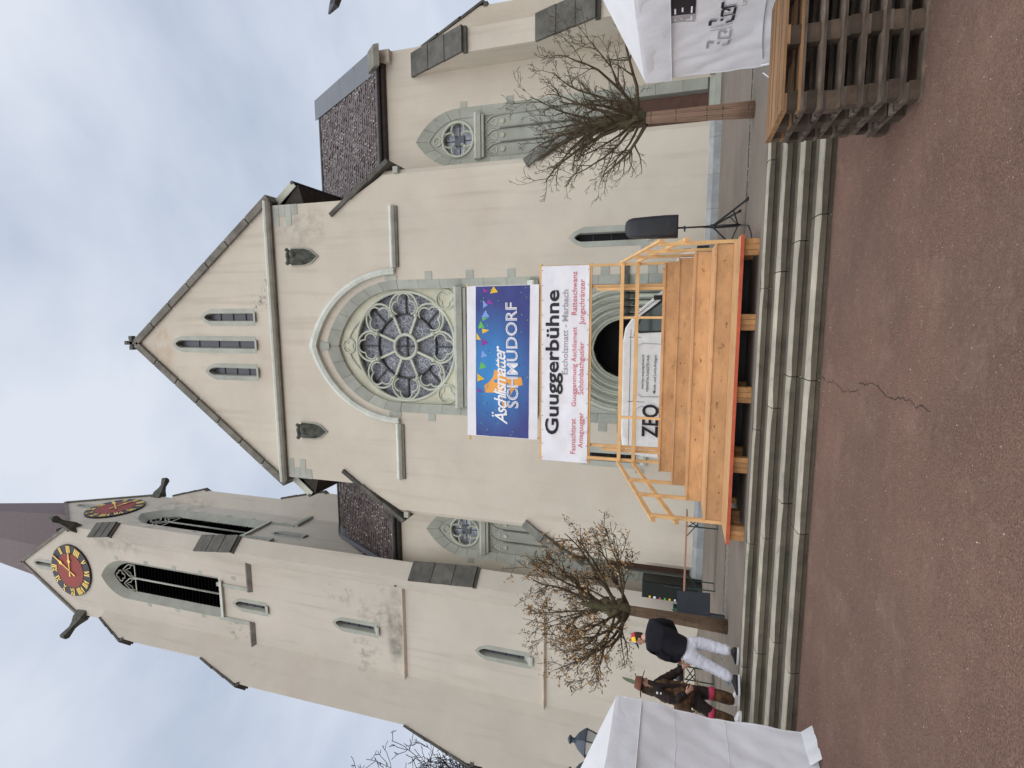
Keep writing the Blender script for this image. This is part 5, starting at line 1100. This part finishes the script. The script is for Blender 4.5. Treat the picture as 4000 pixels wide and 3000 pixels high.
# ------------------------------------------------------------------ people
def skin(name, joints, edges, m, parent, sub=2, root=0, smooth_xy=None):
    names = list(joints); idx = {k: i for i, k in enumerate(names)}; off = ORG.get(parent.name)
    me = bpy.data.meshes.new(name); me.from_pydata([V(joints[k][0])-off for k in names], [(idx[a], idx[b]) for a, b in edges], [])
    o = bpy.data.objects.new(name, me); C.objects.link(o); o.modifiers.new('s', 'SKIN')
    md = o.modifiers.new('u', 'SUBSURF'); md.levels = md.render_levels = sub
    lay = me.skin_vertices[0] if me.skin_vertices else None
    for k in names:
        r = joints[k][1]; lay.data[idx[k]].radius = (r, r) if not isinstance(r, tuple) else r
        lay.data[idx[k]].use_root = (idx[k] == root)
    dg = bpy.context.evaluated_depsgraph_get(); me2 = bpy.data.meshes.new_from_object(o.evaluated_get(dg)); bpy.data.objects.remove(o)
    me2.name = name; me2.materials.clear(); me2.materials.append(m)
    for p in me2.polygons: p.use_smooth = True
    o = bpy.data.objects.new(name, me2); link(o, parent); return o
def warp(o, f):
    for v in o.data.vertices: v.co = f(v.co)
def wrinkle(o, amp, sc, sd=0.):
    me = o.data; nn_ = [v.normal.copy() for v in me.vertices]
    for v, q in zip(me.vertices, nn_): v.co += q*(amp*(mnoise.noise((v.co.x*sc, v.co.y*sc, v.co.z*sc*1.6+sd))+.5*mnoise.noise((v.co.x*sc*2.3, v.co.y*sc*2.3, v.co.z*sc*3.5+sd+5))))
skin_m = mat('skin', (.55, .31, .23), .55, 8, .08, .05, 40, spec=.4); hair_b = mat('brown_hair', (.045, .028, .018), .8, 30, .4, .5, 60)
def person(name, label, base, face, J, hat=None):
    """J: joint positions in world space"""
    T = thing(name, label, 'person', base); f = V(face).normalized(); s = V((0, 0, 1)).cross(f); up = V((0, 0, 1))   # s: the person's left
    return T, f, s
def ell_head(T, c, f, s, tilt, hair_m):
    up = (V((0, 0, 1))+f*tilt).normalized(); ff = (f-up*f.dot(up)).normalized(); rings = []; off = c
    # profile rings up the head: (height, half width, front, back)
    for h, w, fr_, bk in ((-.125, .028, .062, .0), (-.115, .048, .080, .02), (-.09, .062, .086, .055), (-.05, .070, .086, .080), (-.01, .074, .088, .095), (.03, .077, .086, .100), (.07, .072, .076, .092), (.10, .055, .055, .072), (.118, .03, .03, .04)):
        R = []
        for i in range(20):
            a = i*pi/10; d = fr_ if cos(a) > 0 else bk; R.append(off+up*h+ff*(d*cos(a))+s*(w*sin(a)))
        rings.append(R)
    hd = O('head', MB().loft(rings), skin_m, T, True)
    P = lambda a, b, h: off+ff*a+s*b+up*h
    O('nose', MB().loft([[P(.080, .012, .025), P(.080, -.012, .025), P(.092, 0, .022)], [P(.084, .019, -.022), P(.084, -.019, -.022), P(.112, 0, -.018)], [P(.080, .015, -.032), P(.080, -.015, -.032), P(.098, 0, -.030)]]), skin_m, hd, True)
    for q in (1, -1):
        O('eye', MB().lathe([(0, -.010), (.010, -.005), (.012, 0), (.010, .005), (0, .010)], P(.078, q*.03, .012), 8), white_p, hd); O('pupil', MB().lathe([(0, -.005), (.005, 0), (0, .005)], P(.089, q*.03, .012), 6), ink, hd)
        O('eyebrow', MB().beam(P(.086, q*.016, .032), P(.080, q*.045, .030), .008, .008), hair_m, hd)
        O('ear', MB().loft([[P(-.012+.022*cos(a)*k, q*(.076+.014*(1-k)), -.012+.032*sin(a)*k) for a in [i*pi/4 for i in range(8)]] for k in (1, .95, .5)]), skin_m, hd, True)
    O('mouth', MB().beam(P(.084, .022, -.062), P(.084, -.022, -.062), .008, .01), ink_red, hd)
    # hair: a cap of hair over the back and sides
    rings = []
    for h, w, fr_, bk in ((-.085, .058, -.03, .082), (-.05, .074, -.022, .095), (-.01, .081, -.012, .106), (.03, .083, .03, .110), (.07, .080, .084, .103), (.10, .064, .068, .084), (.126, .036, .036, .046)):
        rings.append([off+up*h+ff*((fr_ if cos(i*pi/10) > .0 else bk)*abs(cos(i*pi/10))*(1 if cos(i*pi/10) > 0 else -1)*1.0)+s*(w*sin(i*pi/10)) for i in range(20)])
    O('hair', MB().loft(rings), hair_m, T, True)
    return up, ff, P
def hand_joints(J, E_, tag_, wrist, dirv, palm, thumb, curl=.5, sc=1.):
    """five fingers of different length, bent towards 'palm' """
    d = V(dirv).normalized(); pn_ = V(palm).normalized(); pn_ = (pn_-d*pn_.dot(d)).normalized(); th = V(thumb).normalized(); th = (th-d*th.dot(d)-pn_*th.dot(pn_)).normalized(); w = V(wrist)
    J[tag_+'palm'] = (w+d*.05*sc, .026*sc); E_.append((tag_+'wr', tag_+'palm'))
    for i, (off_, ln) in enumerate(((.033, .068), (.012, .078), (-.010, .073), (-.031, .058))):
        b = w+d*.092*sc+th*off_*sc; c1 = b+(d*cos(curl)+pn_*sin(curl))*ln*.45*sc; c2 = c1+(d*cos(curl*2.2)+pn_*sin(curl*2.2))*ln*.55*sc
        for nm, p, r in (('a', b, .0105), ('b', c1, .0092), ('c', c2, .008)): J[tag_+'f%d%s' % (i, nm)] = (p, r*sc)
        E_ += [(tag_+'palm', tag_+'f%da' % i), (tag_+'f%da' % i, tag_+'f%db' % i), (tag_+'f%db' % i, tag_+'f%dc' % i)]
    t0 = w+d*.03*sc+th*.036*sc; t1 = t0+(d*.7+th*.7).normalized()*.04*sc; t2 = t1+(d*.9+th*.2+pn_*.4).normalized()*.03*sc
    for nm, p, r in (('a', t0, .013), ('b', t1, .0105), ('c', t2, .009)): J[tag_+'t'+nm] = (p, r*sc)
    E_ += [(tag_+'palm', tag_+'ta'), (tag_+'ta', tag_+'tb'), (tag_+'tb', tag_+'tc')]
BE = [('pel', 'sp1'), ('sp1', 'che'), ('che', 'nec'), ('nec', 'hea'), ('che', 'shR'), ('shR', 'elR'), ('elR', 'Rwr'), ('che', 'shL'), ('shL', 'elL'), ('elL', 'Lwr'), ('pel', 'hiR'), ('hiR', 'knR'), ('knR', 'anR'), ('pel', 'hiL'), ('hiL', 'knL'), ('knL', 'anL')]
def body(T, J, handR, handL):
    Jb = {'pel': (J['pel'], .10), 'sp1': (J['sp1'], .085), 'che': (J['che'], .085), 'nec': (J['nec'], .052), 'hea': (J['hea'], .055),
          'shR': (J['shR'], .05), 'elR': (J['elR'], .042), 'Rwr': (J['wrR'], .028), 'shL': (J['shL'], .05), 'elL': (J['elL'], .042), 'Lwr': (J['wrL'], .028),
          'hiR': (J['hiR'], .085), 'knR': (J['knR'], .055), 'anR': (J['anR'], .038), 'hiL': (J['hiL'], .085), 'knL': (J['knL'], .055), 'anL': (J['anL'], .038)}
    E_ = list(BE); hand_joints(Jb, E_, 'R', *handR); hand_joints(Jb, E_, 'L', *handL)
    return skin('body', Jb, E_, skin_m, T, 2)
def trousers(T, J, m, rr=(.145, .115, .085, .075), flare=0., amp=.012, name='trousers'):
    Jt = {'wa': (V(J['pel'])+V((0, 0, .10)), .135), 'pel': (J['pel'], rr[0])}
    E_ = [('wa', 'pel')]
    for q in 'RL':
        h, k, a = V(J['hi'+q]), V(J['kn'+q]), V(J['an'+q]); Jt['hi'+q] = (h-V((0, 0, .03)), rr[1]); Jt['md'+q] = ((h+k)/2, (rr[1]+rr[2])/2); Jt['kn'+q] = (k, rr[2]); Jt['ca'+q] = ((k+a)/2, (rr[2]+rr[3])/2); Jt['an'+q] = (a+V((0, 0, .0)), rr[3]+flare)
        E_ += [('pel', 'hi'+q), ('hi'+q, 'md'+q), ('md'+q, 'kn'+q), ('kn'+q, 'ca'+q), ('ca'+q, 'an'+q)]
    o = skin(name, Jt, E_, m, T, 3, root=1); wrinkle(o, amp, 17, 3.); return o
def jacket(T, J, m, hem, rr, amp=.010, name='jacket', sleeves=True):
    Jt = {'hem': (hem, rr[0]), 'sp1': (J['sp1'], rr[1]), 'che': (J['che'], rr[2]), 'nec': (V(J['nec'])-V((0, 0, .02)), rr[3])}; E_ = [('hem', 'sp1'), ('sp1', 'che'), ('che', 'nec')]
    if sleeves:
        for q in 'RL':
            s, e, w = V(J['sh'+q]), V(J['el'+q]), V(J['wr'+q]); Jt['sh'+q] = (s, rr[4]); Jt['um'+q] = ((s+e)/2, rr[4]*.92); Jt['el'+q] = (e, rr[4]*.86); Jt['fm'+q] = ((e+w)/2, rr[4]*.74); Jt['wr'+q] = (e+(w-e)*.97, rr[4]*.58)
            E_ += [('che', 'sh'+q), ('sh'+q, 'um'+q), ('um'+q, 'el'+q), ('el'+q, 'fm'+q), ('fm'+q, 'wr'+q)]
    o = skin(name, Jt, E_, m, T, 3, root=1); wrinkle(o, amp, 9, 1.); return o
def shoe(T, ankle, d, m, sole, L_=.29, name='shoe'):
    a = V(ankle); d = V((d[0], d[1], 0)).normalized(); s = V((-d.y, d.x, 0)); z0 = .602
    b = V((a.x, a.y, z0))-d*.075; rings = []
    for t, w, h in ((0, .03, .07), (.05, .042, .105), (.10, .044, .11), (.15, .046, .085), (.20, .052, .062), (.25, .046, .05), (L_, .018, .035)):
        c = b+d*t; rings.append([c+s*w*cos(i*pi/6)+V((0, 0, .018+h*.5+h*.5*sin(i*pi/6))) for i in range(12)])
    o = O(name, MB().loft(rings), m, T, True)
    O('sole', MB().loft([[b+d*t+s*w*k+V((0, 0, z)) for k, z in ((-1, 0), (1, 0), (1, .028), (-1, .028))] for t, w in ((-.008, .025), (.03, .044), (.12, .045), (.2, .054), (.26, .046), (L_+.008, .02))]), sole, o)
white_t = mat('white_trousers', (.72, .74, .84), .6, 5, .05, .6, 22, spec=.3); navy = mat('navy_jacket', (.011, .0115, .017), .75, 6, .3, .3, 40, spec=.25); shoe_b = flat('black_shoe', (.02, .02, .022), .5); shoe_w = flat('white_shoe', (.72, .72, .72), .5)
# man leaning towards the table, seen from behind
T, f, s = person('person', 'person leaning forward in white trousers, dark jacket and multicoloured propeller cap', (-5.70, 8.78, .6), (-.96, -.22, 0), None)
J = dict(pel=(-5.63, 8.80, 1.44), sp1=(-5.53, 8.78, 1.66), che=(-5.47, 8.79, 1.92), nec=(-5.54, 8.83, 2.10), hea=(-5.60, 8.86, 2.18),
         shR=(-5.36, 8.98, 1.98), elR=(-5.40, 9.14, 1.70), wrR=(-5.72, 9.10, 1.56), shL=(-5.62, 8.66, 1.99), elL=(-5.72, 8.62, 1.72), wrL=(-5.84, 8.80, 1.56),
         hiR=(-5.54, 8.88, 1.38), knR=(-5.56, 8.92, 1.06), anR=(-5.60, 8.90, .70), hiL=(-5.70, 8.72, 1.36), knL=(-5.80, 8.70, 1.04), anL=(-5.90, 8.62, .69))
body(T, J, (J['wrR'], (-.9, .1, -.3), (0, -.2, -1), (-.1, -.9, .3), .6), (J['wrL'], (-.8, .5, -.3), (0, 0, -1), (.2, .6, .6), .7))
trousers(T, J, white_t, (.165, .125, .10, .088), .006, .011)
jacket(T, J, navy, (-5.60, 8.79, 1.46), (.19, .18, .185, .085, .095), .012)
for q in 'RL': shoe(T, J['an'+q], (-.8, .05 if q == 'R' else -.55), shoe_b, shoe_w)
O('turned_hem', MB().tube([(-5.90+.1*cos(i*pi/8), 8.62+.1*sin(i*pi/8), .80+.03*cos(i*pi/8)) for i in range(10)], .012, 5), flat('cyan_hem', (.03, .30, .55)), T)
up, ff, P = ell_head(T, V((-5.62, 8.87, 2.215)), f, s, .28, hair_b)
cc = [flat('cap_blue', (.02, .05, .42)), flat('cap_yellow', (.85, .55, .02)), flat('cap_red', (.55, .03, .04)), flat('cap_green', (.05, .50, .25))]
for q in range(6):
    rings = []
    for h in [i/6 for i in range(7)]:
        r = sqrt(max(0, 1-h*h)); rings.append([P(-.008+.102*r*cos(a), .090*r*sin(a), .045+.088*h) for a in [pi/6*0+q*pi/3+k*pi/12 for k in range(5)]])
    O('cap_panel', MB().loft(rings, cap=False, closed=False), [cc[0], cc[1], cc[2], cc[0], cc[1], cc[3]][q], T, True)
O('cap_peak', MB().loft([[P(.085, y, .052) for y in (-.07, -.035, 0, .035, .07)], [P(.17-.045*(y/.07)**2, y*.95, .035) for y in (-.07, -.035, 0, .035, .07)]], cap=False, closed=False).loft([[P(.085, y, .058) for y in (-.07, -.035, 0, .035, .07)], [P(.17-.045*(y/.07)**2, y*.95, .041) for y in (-.07, -.035, 0, .035, .07)]], cap=False, closed=False), cc[3], T)
O('propeller', MB().tube([P(0, 0, .13), P(0, 0, .155)], .006, 6).hexa([P(.0, -.06, .15), P(.02, -.06, .156), P(.02, .06, .150), P(0, .06, .156), P(.0, -.06, .154), P(.02, -.06, .160), P(.02, .06, .154), P(0, .06, .160)]), cc[2], T)
hb = tag(O('bread_roll', MB().lathe([(0, -.09), (.025, -.07), (.034, 0), (.025, .07), (0, .09)], (-5.97, 8.96, 1.80), 8), pal_n, None, True, loc=(-5.97, 8.96, 1.72)), 'small pale yellow packet held in front of the man in the propeller cap', 'packet')
tag(O('cup', MB().lathe([(0, 0), (.03, 0), (.04, .10), (.036, .10), (.028, .01), (0, .01)], (-5.87, 8.84, 1.50), 12), flat('red_cup', (.45, .05, .06)), None, True, loc=(-5.87, 8.84, 1.5)), 'small red cup in the hand of the man in white trousers', 'cup')
# costumed person with a hat
fur = mat('brown_fur_costume', (.085, .045, .022), .95, 9, .6, .9, 24, stain=[((.22, .12, .035), 5, .55, .75, .8), ((.012, .01, .01), 4, .5, .7, .8)]); dark_c = mat('dark_costume', (.022, .014, .013), .85, 7, .4, .5, 30); vest = mat('faded_waistcoat', (.17, .115, .10), .85, 6, .3, .4, 30)
T, f, s = person('person', 'person in brown fur costume with a feathered leather hat and white trainers by the tent', (-6.22, 8.42, .6), (.9, .42, 0), None)
J = dict(pel=(-6.20, 8.44, 1.36), sp1=(-6.19, 8.45, 1.58), che=(-6.20, 8.45, 1.80), nec=(-6.18, 8.46, 1.97), hea=(-6.16, 8.47, 2.05),
         shR=(-6.14, 8.28, 1.87), elR=(-6.16, 8.18, 1.60), wrR=(-6.02, 8.26, 1.42), shL=(-6.24, 8.64, 1.87), elL=(-6.08, 8.74, 1.62), wrL=(-5.92, 8.74, 1.46),
         hiR=(-6.22, 8.36, 1.30), knR=(-6.34, 8.30, 1.01), anR=(-6.38, 8.26, .71), hiL=(-6.19, 8.54, 1.30), knL=(-6.18, 8.56, 1.00), anL=(-6.20, 8.54, .71))
body(T, J, (J['wrR'], (.6, .2, -.7), (.3, .9, 0), (.6, .1, .6), .6), (J['wrL'], (.7, .0, -.7), (.1, -.9, 0), (.6, 0, .7), .6))
trousers(T, J, dark_c, (.15, .115, .09, .08), .0, .014)
jacket(T, J, dark_c, (-6.2, 8.44, 1.34), (.18, .17, .175, .08, .085), .016, 'coat')
o = jacket(T, J, fur, (-6.21, 8.42, 1.26), (.20, .19, .17, .08, .06), .03, 'fur_waistcoat', False)
for q in 'RL':
    shoe(T, J['an'+q], (.85, .25 if q == 'L' else -.1), shoe_w, shoe_w); k = V(J['kn'+q]); a = V(J['an'+q])
    O('red_knee_band', MB().tube([k+V((0, 0, .07)), k+V((0, 0, .0)), k+(a-k)*.08], [.098, .104, .096], 12), flat('pink_ribbon', (.48, .04, .09)), T, True)
    O('fur_legging', MB().tube([k+(a-k)*.12, k+(a-k)*.5, k+(a-k)*.86, a+V((0, 0, -.03))], [.092, .096, .092, .07], 12), fur, T, True)
up, ff, P = ell_head(T, V((-6.17, 8.46, 2.075)), f, s, .10, hair_b)
O('beard', MB().loft([[P(.02+.07*cos(a), .066*sin(a), h) for a in [-1.5+3*i/8 for i in range(9)]] for h in (-.04, -.09, -.14)], cap=False, closed=False), hair_b, T, True)
O('long_hair', MB().loft([[P(-.035+r*cos(a), r*1.0*sin(a), h) for a in [1.3+3.7*i/8 for i in range(9)]] for h, r in ((.03, .098), (-.06, .105), (-.14, .11), (-.2, .09))], cap=False, closed=False), hair_b, T, True)
lea = mat('leather_hat', (.17, .065, .035), .65, 7, .35, .3, 30)
O('hat_crown', MB().loft([[P(r*1.1*cos(i*pi/8)-.005, r*sin(i*pi/8), h) for i in range(16)] for h, r in ((.04, .105), (.08, .102), (.14, .09), (.165, .075), (.155, .03))]), lea, T, True)
O('hat_brim', MB().loft([[P(r*1.15*cos(i*pi/10), r*sin(i*pi/10), h+.03*abs(sin(i*pi/10))**2*(r > .12)) for i in range(20)] for h, r in ((.045, .10), (.035, .14), (.028, .185), (.034, .187), (.05, .10))], cap=False), lea, T, True)
fe = [(-.04, .10), (-.06, .18), (-.055, .28), (-.03, .36), (-.0, .385), (.0, .33), (.005, .24), (-.005, .15)]
O('hat_feather', MB().loft([[P(a, .08+.012*k, b) for a, b in fe] for k in (0, 1)]), mat('feather', (.16, .20, .12), .7, 20, .4, .2, 30), T)
pk = O('shoulder_bag', MB().loft([[V((-6.24+.17*cos(i*pi/8), 8.30+.14*sin(i*pi/8), z)) for i in range(16)] for z in (1.34, 1.38, 1.52, 1.6)]), fur, T, True)
for a, b in ((.10, -.17), (.10, .02)): O('bell', MB().lathe([(0, -.02), (.02, -.01), (.021, .01), (0, .02)], (-6.2+a, 8.22, 1.86+b*.3), 8), shoe_w, T, True)
